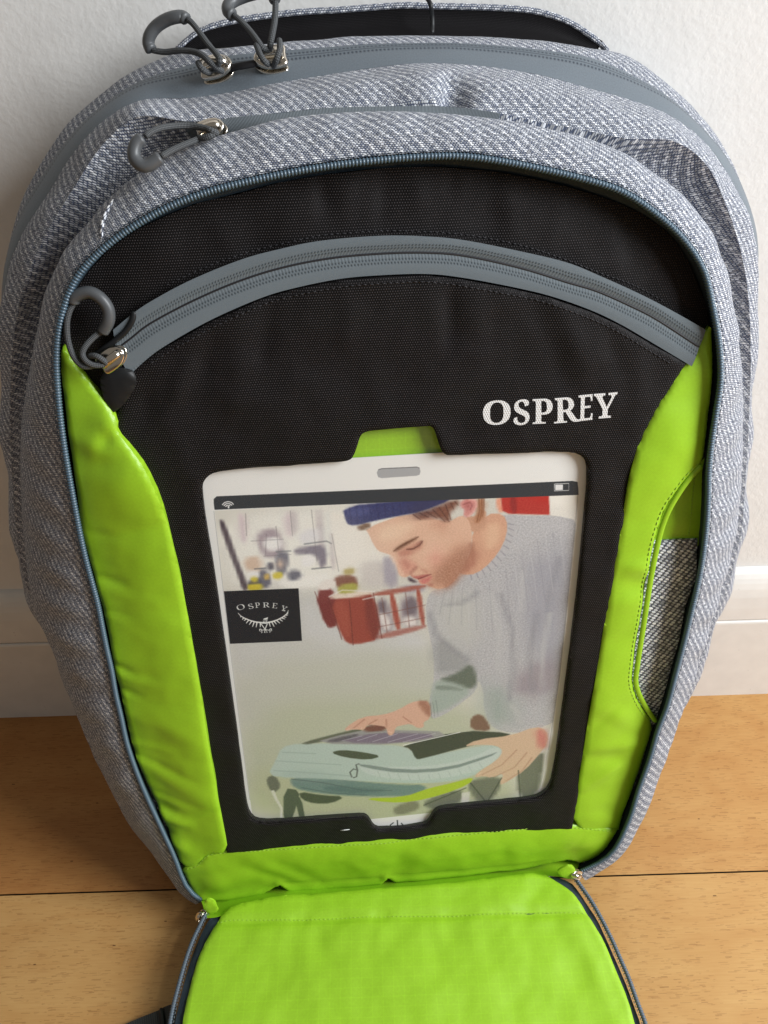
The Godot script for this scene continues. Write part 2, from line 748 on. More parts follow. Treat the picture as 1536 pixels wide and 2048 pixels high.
	var pit := noise_bytes(1024, 1024, 32, 0.12, 2)
	var grime := noise_bytes(1024, 1024, 33, 0.008, 4)
	var wall_h := picture(1024, 1024, func(x, y):
		var v: float = 0.75 * peel[y * 1024 + x] / 255.0 + 0.25 * pit[y * 1024 + x] / 255.0
		v = smoothstep(0.25, 0.8, v)
		return Color(v, v, v))
	var wall_c := picture(1024, 1024, func(x, y):
		var g: float = grime[y * 1024 + x] / 255.0
		var v: float = 0.975 + 0.03 * g
		if pit[y * 1024 + x] > 238 and peel[y * 1024 + x] < 90:
			v *= 0.86
		return Color(0.912 * v, 0.908 * v, 0.896 * v))
	var wl := cloth("wall_paint", wall_c, wall_h, Vector2(240, 240), 0.007, 0.62, 0.4)
	wl.uv1_scale = Vector3(1.0 / 0.24, 1.0 / 0.24, 1)
	var sk := noise_bytes(512, 512, 41, 0.02, 4)
	var sk2 := noise_bytes(512, 512, 42, 0.2, 2)
	var skirt := picture(512, 512, func(x, y):
		var v: float = 0.97 + 0.04 * sk[y * 512 + x] / 255.0
		if sk2[y * 512 + x] > 228 and sk[y * 512 + x] > 150:
			v *= 0.8
		return Color(0.905 * v, 0.895 * v, 0.875 * v))
	var ss := cloth("skirting_paint", skirt, null, Vector2(1, 1), 0.0, 0.38, 0.5)
	ss.uv1_scale = Vector3(4, 4, 1)
	for k in 3:
		beech(k)


# Beech: soft tonal bands along the board, fine short dark flecks, now and then a curved figure.
func beech(k: int) -> void:
	var w := 2048
	var h := 384
	var bands := FastNoiseLite.new()
	bands.seed = 50 + k
	bands.frequency = 0.01
	bands.fractal_octaves = 4
	var stretched := bands.get_seamless_image(256, h)
	stretched.convert(Image.FORMAT_L8)
	stretched.resize(w, h, Image.INTERPOLATE_CUBIC)
	var grain := FastNoiseLite.new()
	grain.seed = 60 + k
	grain.frequency = 0.22
	grain.fractal_octaves = 3
	var fibre := grain.get_seamless_image(128, h)
	fibre.convert(Image.FORMAT_L8)
	fibre.resize(w, h, Image.INTERPOLATE_CUBIC)
	var a := stretched.get_data()
	var b := fibre.get_data()
	var c := noise_bytes(w, h, 70 + k, 0.004, 2)
	var light: Color = [Color(0.83, 0.66, 0.43), Color(0.79, 0.59, 0.36), Color(0.85, 0.69, 0.46)][k]
	var deep: Color = [Color(0.755, 0.555, 0.33), Color(0.70, 0.48, 0.27), Color(0.785, 0.60, 0.37)][k]
	var i := picture(w, h, func(x, y):
		var n: int = y * w + x
		var rings_ := 0.5 + 0.5 * sin(y * 0.03 + c[n] * 0.04 + a[n] * 0.012)
		var t: float = 0.36 * a[n] / 255.0 + 0.42 * b[n] / 255.0 + 0.22 * rings_
		return light.lerp(deep, clampf(t * 1.15 - 0.05, 0.0, 1.0)))
	var flecks := Image.create_empty(w, h, false, Image.FORMAT_RGBA8)
	var r := RandomNumberGenerator.new()
	r.seed = 80 + k
	for f in 6500:
		var l := r.randi_range(4, 20)
		var x := r.randi_range(0, w - 30)
		var y := r.randi_range(0, h - 4)
		var dark := Color(0.40, 0.235, 0.10, r.randf_range(0.06, 0.30))
		var hh := 1 if r.randf() < 0.88 else 2
		flecks.fill_rect(Rect2i(x, y, l, hh), dark)
		if r.randf() < 0.4:
			flecks.fill_rect(Rect2i(x + l / 2, y + hh, l / 2, 1), Color(dark, dark.a * 0.6))
	for f in 12:
		flecks.fill_rect(Rect2i(r.randi_range(0, w - 9), r.randi_range(2, h - 6), r.randi_range(3, 7), 2), Color(0.24, 0.12, 0.05, 0.7))
	i.convert(Image.FORMAT_RGBA8)
	i.blend_rect(flecks, Rect2i(0, 0, w, h), Vector2i.ZERO)
	i.convert(Image.FORMAT_RGB8)
	var s := cloth("beech_%d" % k, i, null, Vector2(1, 1), 0.0, 0.36, 0.45)
	s.albedo_color = Color(0.93, 0.91, 0.865)
	s.uv1_scale = Vector3(1.0 / 0.62, 1.0 / 0.116, 1)


# ---------------------------------------------------------------- setting

func board(size: Vector3, chamfer: float, uv_at: Vector2, flip: bool) -> ArrayMesh:
	# a floor strip lying on y = 0 downwards, centred in x and z
	var rows := []
	var uvs := []
	var x := size.x / 2.0
	var z := size.z / 2.0
	for lv in [[-size.y, 0.0], [-chamfer, 0.0], [0.0, chamfer]]:
		var row := []
		var uv := []
		for c in [[-1, -1], [1, -1], [1, 1], [-1, 1], [-1, -1]]:
			var p := Vector3(c[0] * (x - float(lv[1])), lv[0], c[1] * (z - float(lv[1])))
			row.append(p / MM)
			uv.append(uv_at + Vector2(-p.x if flip else p.x, p.z + lv[0]))
		rows.append(row)
		uvs.append(uv)
	var sides := grid(rows, uvs)
	var t := chamfer
	var top_rows := []
	var top_uvs := []
	for k in [-1, 1]:
		var row := []
		var uv := []
		for j in [-1, 1]:
			var p := Vector3(j * (x - t), 0, k * (z - t))
			row.append(p / MM)
			uv.append(uv_at + Vector2(-p.x if flip else p.x, p.z))
		top_rows.append(row)
		top_uvs.append(uv)
	return join([flat(sides), grid(top_rows, top_uvs)])


func flat(mesh: ArrayMesh) -> ArrayMesh:
	var src := SurfaceTool.new()
	src.create_from(mesh, 0)
	src.deindex()
	var arr := src.commit_to_arrays()
	var st := SurfaceTool.new()
	st.begin(Mesh.PRIMITIVE_TRIANGLES)
	st.set_smooth_group(-1)
	var v: PackedVector3Array = arr[Mesh.ARRAY_VERTEX]
	var t: PackedVector2Array = arr[Mesh.ARRAY_TEX_UV]
	for i in v.size():
		st.set_smooth_group(-1)
		st.set_uv(t[i])
		st.add_vertex(v[i])
	st.generate_normals()
	return st.commit()


func sweep_x(profile: PackedVector2Array, x0: float, x1: float) -> ArrayMesh:
	# profile of (z, y) points carried along x
	var rows := []
	var uvs := []
	var run := 0.0
	for i in profile.size():
		if i:
			run += profile[i].distance_to(profile[i - 1])
		rows.append([Vector3(x0, profile[i].y, profile[i].x) / MM, Vector3(x1, profile[i].y, profile[i].x) / MM])
		uvs.append([Vector2(x0, run), Vector2(x1, run)])
	return flat(grid(rows, uvs))


func setting() -> void:
	# wall, 0.1 m thick
	var st := SurfaceTool.new()
	st.begin(Mesh.PRIMITIVE_TRIANGLES)
	st.set_smooth_group(-1)
	var z := -0.0105
	var c := [Vector3(-1.3, -0.05, z), Vector3(1.3, -0.05, z), Vector3(1.3, 1.7, z), Vector3(-1.3, 1.7, z)]
	for i in 4:
		c.append(c[i] - Vector3(0, 0, 0.1))
	for f in [[0, 3, 2, 1], [4, 5, 6, 7], [3, 7, 6, 2], [0, 4, 7, 3], [1, 2, 6, 5], [0, 1, 5, 4]]:
		for i in [0, 1, 2, 0, 2, 3]:
			var p: Vector3 = c[f[i]]
			st.set_uv(Vector2(p.x + p.z, 1.7 - p.y))
			st.add_vertex(p)
	st.generate_normals()
	var wall := part("wall", st.commit(), m["wall_paint"], self)
	structure(wall)
	# skirting: a plain board with a rounded moulding on it
	var lower := pv([0.0016, -0.01, 0.0016, 0.0805, 0.0012, 0.0818, 0.0002, 0.0824, -0.0104, 0.0824])
	var skirting := part("skirting_board", sweep_x(lower, -1.3, 1.3), m["skirting_paint"], self)
	skirting.set_meta("label", "white painted skirting board along the foot of the wall behind the backpack")
	skirting.set_meta("category", "skirting board")
	var upper := pv([-0.0104, 0.0830, 0.0003, 0.0832, 0.0007, 0.0842, 0.0004, 0.0950, -0.0003, 0.1050, -0.0014, 0.1120, -0.0026, 0.1165, -0.0040, 0.1200, -0.0058, 0.1232, -0.0080, 0.1255, -0.0104, 0.1264])
	part("moulding", sweep_x(upper, -1.3, 1.3), m["skirting_paint"], skirting)
	# floor: a slab and the beech strips on it
	var slab := BoxMesh.new()
	slab.size = Vector3(2.6, 0.05, 1.7)
	var fm := mat("floor_gap", lin(0.03, 0.018, 0.01), 0.9)
	var ground := part("floor", slab, fm, self)
	ground.position = Vector3(0, -0.0392, 0.75)
	structure(ground)
	var edges := [-0.1453, 0.0012, 0.1477, 0.2942, 0.4407, 0.5872, 0.7337, 0.8802, 1.0267]
	var ends := [0.06, -0.02, 0.03, 0.01, 0.05, -0.25, 0.12]
	for k in edges.size() - 1:
		var z0: float = edges[k]
		var z1: float = edges[k + 1]
		if k == 0:
			continue
		if k == 1:
			z0 -= 0.011
			z1 -= 0.0005
		var first := -1.2
		var xs := [first, ends[k % ends.size()] as float - 0.62, ends[k % ends.size()] as float, ends[k % ends.size()] as float + 0.62, 1.2]
		for j in 4:
			var x0: float = xs[j]
			var x1: float = xs[j + 1]
			var wide := 0.00025 if k < 3 else 0.0001
			var kind := (k * 2 + j) % 3
			if k == 2:
				kind = 2
			elif k == 1:
				kind = 1 if j <= 1 else 0
			var b := board(Vector3(x1 - x0 - 0.0003, 0.014, z1 - z0 - 0.00005), wide, Vector2(rng.randf() * 3.0, rng.randf()), rng.randf() < 0.5)
			var o := part("plank", b, m["beech_%d" % kind], ground)
			o.position = Vector3((x0 + x1) / 2.0, 0.0392, (z0 + z1) / 2.0 - 0.75)


# ---------------------------------------------------------------- backpack

func frame() -> Transform3D:
	return Transform3D(Basis(Vector3(0.998630, 0.000000, -0.052336), Vector3(-0.008187, 0.987688, -0.156220), Vector3(0.051692, 0.156434, 0.986335)), Vector3(0.000000, 0.000000, 0.074000))


func read_rings() -> void:
	rings["CR"] = [[272.5, 285.2, 292.8, 273, 255, 241.1, 228.8, 218.4, 208.6, 203.1, 200.4, 197.9, 196.4, 193.5, 191.9, 191.9, 193.7, 197.3, 201.7, 208.2, 217.3, 223.4, 228.2, 232.3, 235.2, 235.7, 235.9, 236, 238.1, 236.4, 234.8, 234.4, 235.5, 237.4, 240.4, 243.7, 243.4, 243.1, 243.5, 243.3, 241, 237.5, 229.5, 217.9, 209, 202.2, 197.2, 194.9, 194.6, 195.5, 198.2, 200.9, 204.8, 207.8, 213.2, 220.7, 229.2, 240.6, 254.7, 273.5, 298.7, 285.2, 272.5],
		[6, 6, 6, 6, 6, 6, 6, 6, 6, 6, 6, 6, 6, 6, 6, 6, 6, 6, 6, 6, 6, 6, 6, 6, 6, 6, 6, 6, 6, 6, 6, 6, 6, 6, 6, 6, 6, 6, 6, 6, 6, 6, 6, 6, 6, 6, 6, 6, 6, 6, 6, 6, 6, 6, 6, 6, 6, 6, 6, 6, 6, 6, 6]]
	rings["C0"] = [[273.2, 285.9, 292.8, 273, 255, 241.1, 228.8, 218.4, 208.6, 203.1, 200.4, 197.9, 196.4, 193.5, 191.9, 191.9, 193.7, 197.3, 201.7, 208.2, 217.3, 223.4, 228.2, 232.3, 235.2, 235.7, 235.9, 233.6, 228.3, 224.7, 223, 222.6, 223, 224.8, 228, 232.1, 237.4, 243.1, 243.5, 243.3, 241, 237.5, 229.5, 217.9, 209, 202.2, 197.2, 194.9, 194.6, 195.5, 198.2, 200.9, 204.8, 207.8, 213.2, 220.7, 229.2, 240.6, 254.7, 273.5, 298.7, 285.9, 273.2],
		[10, 10, 10, 10, 10, 10, 10, 10, 10, 10, 10, 10, 10, 10, 10, 10, 10, 10, 10, 10, 10, 10, 10, 10, 10, 10, 10, 10, 10, 10, 10, 10, 10, 10, 10, 10, 10, 10, 10, 10, 10, 10, 10, 10, 10, 10, 10, 10, 10, 10, 10, 10, 10, 10, 10, 10, 10, 10, 10, 10, 10, 10, 10]]
	rings["C1"] = [[275.6, 288.4, 292.8, 273, 255, 241.1, 228.8, 218.4, 208.6, 203, 200.4, 197.8, 196.3, 193.3, 191.7, 191.5, 193.1, 196.4, 200.2, 206.1, 214, 219.9, 224.6, 227, 229.6, 230.8, 230.6, 227.7, 225.1, 221.7, 219.9, 219.6, 220.3, 222.2, 224.9, 228.5, 233.1, 235.6, 237.3, 237, 236.6, 233.3, 228.2, 217.5, 208.7, 202, 197.1, 194.9, 194.6, 195.4, 198.2, 200.9, 204.8, 207.8, 213.2, 220.7, 229.2, 240.6, 254.7, 273.5, 298.7, 288.4, 275.6],
		[24, 24, 24, 24, 24, 24, 24, 24, 24, 24, 24, 24, 24, 24, 24, 24, 24, 24, 24, 24, 24, 24, 24, 24, 24, 24, 24, 24, 24, 24, 24, 24, 24, 24, 24, 24, 24, 24, 24, 24, 24, 24, 24, 24, 24, 24, 24, 24, 24, 24, 24, 24, 24, 24, 24, 24, 24, 24, 24, 24, 24, 24, 24]]
	rings["C2"] = [[278.8, 291.7, 292.8, 273, 255, 241.1, 228.8, 218.3, 208.5, 203, 200.3, 197.7, 196.1, 193, 191.2, 190.8, 192, 194.8, 197.8, 202.3, 208.4, 214.5, 217.1, 218.6, 222.2, 224.7, 223.4, 215.7, 211.6, 210.1, 209.6, 210.7, 212.7, 214.4, 216.2, 218.5, 220.9, 225, 229.3, 230.6, 229, 226.1, 220.8, 212.8, 205.6, 200, 195.7, 194, 194, 195, 197.9, 200.8, 204.7, 207.7, 213.1, 220.7, 229.2, 240.6, 254.7, 273.4, 298.7, 291.7, 278.8],
		[42, 42, 42, 42, 42, 42, 42, 42, 42, 42, 42, 42, 42, 42, 42, 42, 42, 42, 42, 42, 42, 42, 42, 42, 42, 42, 42, 42, 42, 42, 42, 42, 42, 42, 42, 42, 42, 42, 42, 42, 42, 42, 42, 42, 42, 42, 42, 42, 42, 42, 42, 42, 42, 42, 42, 42, 42, 42, 42, 42, 42, 42, 42]]
	rings["CM"] = [[284.5, 293.5, 292.8, 273, 255, 241.1, 228.8, 218.3, 208.5, 203, 200.3, 197.7, 196, 192.9, 191.1, 190.7, 191.8, 194.5, 197.4, 201.8, 207.5, 211.2, 212.6, 214.4, 216.9, 220.6, 221.6, 213, 208.4, 206.5, 205.9, 206.6, 208.2, 209.6, 210.9, 212.5, 215.2, 219.2, 224.7, 225.4, 222.3, 221.7, 216.6, 209.4, 203.4, 198.5, 194.8, 193.3, 193.6, 194.8, 197.7, 200.6, 204.6, 207.7, 213.1, 220.7, 229.2, 240.6, 254.7, 273.4, 298.7, 294.7, 283.4],
		[75, 64.1, 43.7, 46, 46, 46, 46, 46.1, 48, 48, 48.1, 50, 50, 51.7, 52, 52, 52, 52, 52, 52, 52, 52.2, 53.7, 54, 54.1, 55, 57.2, 58, 58.9, 59, 60, 60, 60, 60, 60, 60, 60, 59.9, 57.1, 54.5, 54, 52.7, 52, 52, 52, 52, 52, 52, 52, 52, 52, 51.4, 50, 48.9, 48, 48, 48, 46, 46, 46, 44.3, 66.3, 80.8]]
	rings["C3"] = [[284.5, 293.6, 280.6, 263.2, 245.7, 231.9, 220.2, 210.3, 201.6, 195.8, 192.5, 191, 189.6, 187.7, 185.9, 185.3, 185.6, 187.2, 190, 193.5, 197.8, 202.2, 205.9, 208.9, 212.4, 217, 218, 207.9, 203.3, 200.2, 198.9, 197.9, 198.2, 199.3, 200.2, 201.5, 204.9, 210, 219.4, 221.6, 217.2, 212.2, 206.8, 201.2, 196.1, 192.2, 189.5, 187.9, 187.9, 189.1, 191.3, 193.1, 196.5, 198.6, 203.6, 210.5, 218.9, 228.1, 242, 260.4, 282.1, 294.5, 283.3],
		[75, 64.9, 58, 59.9, 60, 60, 60, 60, 60, 60, 60, 60, 60, 60, 60, 60, 60, 60, 60, 60, 60, 60, 60, 60, 60, 60, 64.1, 67.8, 68, 68, 68, 68, 68, 68, 68, 68, 68, 67.2, 63.5, 60, 60, 60, 60, 60, 60, 60, 60, 60, 60, 60, 60, 60, 60, 60, 60, 60, 60, 60, 60, 60, 60, 65.9, 80.7]]
	rings["C4"] = [[284.5, 284.7, 266, 251.9, 236.6, 223.6, 213.3, 205.1, 197.8, 192.5, 189.3, 188.3, 185.7, 183, 181.2, 180.4, 180.6, 181.6, 183, 184.8, 187.1, 190.2, 193.7, 196.5, 197.9, 200.2, 200.6, 200.3, 199, 198.5, 197.3, 196.7, 196.5, 197, 198.2, 199.8, 202.4, 203.9, 204.3, 204.7, 202.7, 199, 195.4, 191.7, 188.9, 186.4, 184.6, 183.6, 183.6, 184.5, 185.5, 186.5, 188.1, 191.4, 195.7, 201.9, 209.7, 219.1, 232.9, 249.8, 269.2, 284.5, 283.5],
		[75, 72.6, 72, 72, 72, 72, 70, 70, 69.2, 68, 67.6, 66.4, 65.3, 64.4, 64, 64, 64, 64, 64, 64, 64.4, 65, 66, 67.6, 69.4, 71.5, 73.2, 75, 76, 76, 76, 76, 76, 76, 76, 75.3, 74.2, 72.9, 72, 70, 69.1, 67.5, 65.7, 64.7, 64, 64, 64, 64, 64, 64, 64.4, 65.2, 66, 66, 67.2, 68, 68.1, 70, 70, 71.9, 72.6, 74, 80.1]]
	rings["C5"] = [[270.5, 260.7, 235.7, 216.6, 201.8, 189.4, 178.6, 168.6, 161, 154.4, 150, 146.7, 144.5, 144.1, 144.9, 146.4, 148.7, 152.1, 156.7, 162.5, 169.3, 176.9, 183.6, 188.2, 189.1, 188.5, 187.4, 185.6, 183.7, 182.6, 182.2, 182.5, 183.7, 185.4, 186.4, 187.8, 190.1, 192.7, 193, 192.4, 189.7, 183.6, 178.1, 172.3, 165.2, 159.7, 156.4, 155.2, 154.9, 155.2, 156.2, 157.7, 160, 163.7, 168.5, 174.9, 183.1, 191.7, 204.7, 219.6, 239.8, 258.3, 262.3],
		[94, 94, 94, 94, 94, 94, 94, 94, 94, 94, 94, 94, 94, 94, 94, 94, 94, 94, 94, 94, 94, 94, 94, 94, 94, 94, 94, 94, 94, 94, 94, 94, 94, 94, 94, 94, 94, 94, 94, 94, 94, 94, 94, 94, 94, 94, 94, 94, 94, 94, 94, 94, 94, 94, 94, 94, 94, 94, 94, 94, 94, 94, 94]]
	rings["C6"] = [[281.1, 266.3, 238.9, 218.4, 203.2, 190.7, 179, 168.6, 161.4, 155.2, 150.1, 146.9, 145.6, 145.3, 146.1, 148.1, 149, 152.1, 156.7, 162.1, 169.4, 176.5, 182.4, 185.1, 185.9, 184.5, 182.4, 179.8, 177.9, 177.1, 176.6, 176.9, 177.6, 178.7, 180, 181.5, 183.8, 186.5, 189, 189.6, 187, 183, 177.8, 171.9, 165.7, 160.5, 156.9, 155.2, 154.7, 155, 157.7, 160.4, 161.2, 165.1, 170.2, 176.4, 184.3, 193.6, 206, 222.7, 241.5, 261.7, 269.3],
		[84, 84, 84, 84, 84, 84, 84, 84, 84, 84, 84, 84, 84, 84, 84, 84, 84, 84, 84, 84, 84, 84, 84, 84, 84, 84, 84, 84, 84, 84, 84, 84, 84, 84, 84, 84, 84, 84, 84, 84, 84, 84, 84, 84, 84, 84, 84, 84, 84, 84, 84, 84, 84, 84, 84, 84, 84, 84, 84, 84, 84, 84, 84]]


func zip_dent(deg: float, s: float) -> float:
	# a pinch in the top roll and slack folds down its sides
	var v := 0.0
	if s < 2.0:
		var k := clampf(s - 0.55, 0.0, 1.0)
		v -= 8.0 * k * exp(-pow((deg - 9.2) / (0.9 if deg < 9.2 else 2.0), 2.0))
		v += 2.2 * k * exp(-pow((deg - 5.6) / 2.2, 2.0))
		v += 1.3 * sin(deg * 0.42) * exp(-pow((absf(deg) - 95.0) / 40.0, 2.0)) * sin(PI * clampf(s / 2.0, 0.0, 1.0))
	return v


func backpack() -> void:
	read_rings()
	bag = Node3D.new()
	bag.name = "backpack"
	add_child(bag)
	bag.transform = frame()
	bag.set_meta("label", "open grey tweed backpack with lime lining, leaning upright against the white wall")
	bag.set_meta("category", "backpack")
	body()
	front()
	flap()
	pulls()


func fan(path: PackedVector3Array, centre: Vector3) -> ArrayMesh:
	var rows := []
	var uvs := []
	for k in 6:
		var row := []
		var uv := []
		for p in path:
			var q := p.lerp(centre, k / 5.0)
			row.append(q)
			uv.append(Vector2(q.x, q.y))
		rows.append(row)
		uvs.append(uv)
	return grid(rows, uvs)


func body() -> void:
	var tw: Material = m["tweed"]
	# back, closed by a flat padded panel
	var back := ring_path("C0", Vector2(-5, -13), -152, 155, 3.0)
	part("back_panel", fan(back, Vector3(0, 230, -5)), m["black_lining"], bag)
	# strip of tweed between back and main zip
	rings["B0"] = [[], []]
	for i in rings["C0"][0].size():
		rings["B0"][0].append(rings["C0"][0][i] - 5.0)
		rings["B0"][1].append(rings["C0"][1][i] - 13.0)
	part("back_edge", loft(["B0", "C0", "C1"], [1.0, 1.2], 5, -152, 155, 1.0, 0.25), tw, bag)
	# grab handle pocket: dark hollow and tweed lip
	var hollow := func(_deg: float, s: float) -> float: return -3.5 * sin(PI * clampf(s, 0.0, 1.0))
	part("handle_pocket", loft(["CR", "C0"], [0.0], 8, -20.4, 26.8, 0.8, 0.2, hollow, false), m["black_lining"], bag)
	var lip := curve(p3([-82.4, 470.3, 5, -70.8, 477.2, 5, -56.1, 480.7, 5, -30.3, 482.9, 5, -7.4, 483.4, 5, 17.8, 484.1, 5, 32.2, 483.4, 5, 58.3, 482, 5, 75.9, 480.3, 5, 87.8, 477.4, 5, 97, 473.6, 5, 106.3, 468.1, 5, 109.6, 465.6, 5, 111.4, 462.8, 9]), 1.5)
	part("handle", tube(lip, 1.35, 8), tw, bag)
	part("hang_loop", tube(curve(p3([27.1, 487.7, 14, 29.4, 484.9, 16, 30.1, 482.6, 17, 30.8, 479.7, 15, 31, 476, 15, 30.5, 472.9, 17]), 1.0), 1.0, 8, 0.0, 0.3, 0.6), m["black_rubber"], bag)
	# main zip
	part("main_zip_tape", loft(["C1", "C2"], [1.6], 8, -152, 155, 1.0, 0.1, null, false), m["main_zip_tape"], bag)
	# body of the main compartment: roll on top, bulging sides
	part("main_body", loft(["C2", "CM", "C3"], [0.0, 0.0], 8, -152, 155, 0.5, 0.5, zip_dent), tw, bag)
	# valley between the body and the front compartment
	var sink := func(deg: float, s: float) -> float:
		var top := exp(-pow(deg / 62.0, 6.0))
		return -(2.0 + 7.0 * top + 7.0 * exp(-pow((deg - 22.0) / 8.0, 2.0)) + 8.5 * exp(-pow((absf(deg) - 37.0) / 15.0, 2.0))) * pow(sin(PI * clampf(s, 0.0, 1.0)), 1.1)
	part("pocket_valley", loft(["C3", "C4"], [0.0], 10, -152, 155, 0.8, 0.3, sink), tw, bag)
	var shelf := func(deg: float, s: float) -> float: return -(2.2 + 8.0 * smoothstep(4.0, 14.0, deg) + 8.0 * smoothstep(12.0, 20.0, -deg)) * sin(PI * clampf(s, 0.0, 1.0))
	part("front_zip_tape", loft(["C3", "C4"], [0.0], 6, -21, 15, 0.8, 0.1, shelf, false), m["zip_tape"], bag)
	# rolled edge of the front compartment
	var slack := func(deg: float, s: float) -> float:
		return 0.7 * sin(deg * 0.9) * sin(PI * clampf(s, 0.0, 1.0)) * (0.4 + 0.6 * exp(-pow((absf(deg) - 100.0) / 40.0, 2.0)))
	part("front_roll", loft(["C4", "C5"], [4.2], 12, -152, 155, 0.5, 0.4, slack), tw, bag)
	part("corner_seam", tube(curve(p3([-102.4, 420.3, 80, -103.8, 418.5, 84, -105.4, 416.1, 87, -106.8, 413.2, 89, -107.4, 410.2, 91, -107.5, 407.2, 93]), 1.0), 0.75, 6, 1.3, 0.25), m["flat_tweed"], bag)
	# zip that the flap is opened by
	part("zip_tape", loft(["C5", "C6"], [-0.6], 5, -152, 155, 1.0, 0.0, null, false), m["dark_zip_tape"], bag)
	stuff(part("zip_coil", tube(ring_path("C5", Vector2(-1.5, 0.6), -152, 155), 1.55, 8, 1.36, 0.34), m["coil_plastic"], bag))
	stuff(part("zip_stitching", stitches(ring_path("C5", Vector2(0.55, 0.9), -152, 155), 1.5, 0.7, 0.22), m["dark_zip_tape"], bag))
	# underside
	var rows := []
	var uvs := []
	for k in ["B0", "C0", "C1", "C2", "CM", "C3", "C4"]:
		var a := polar(-152, ring_at(k, -152))
		var b := polar(155, ring_at(k, 155))
		var row := []
		var uv := []
		for j in 13:
			var s := j / 12.0
			var p := a.lerp(b, s)
			p.y -= 3.6 * minf(1.0, 5.0 * minf(s, 1.0 - s))
			row.append(p)
			uv.append(Vector2(p.x, p.z))
		rows.append(row)
		uvs.append(uv)
	part("bottom_panel", grid(rows, uvs), tw, bag)


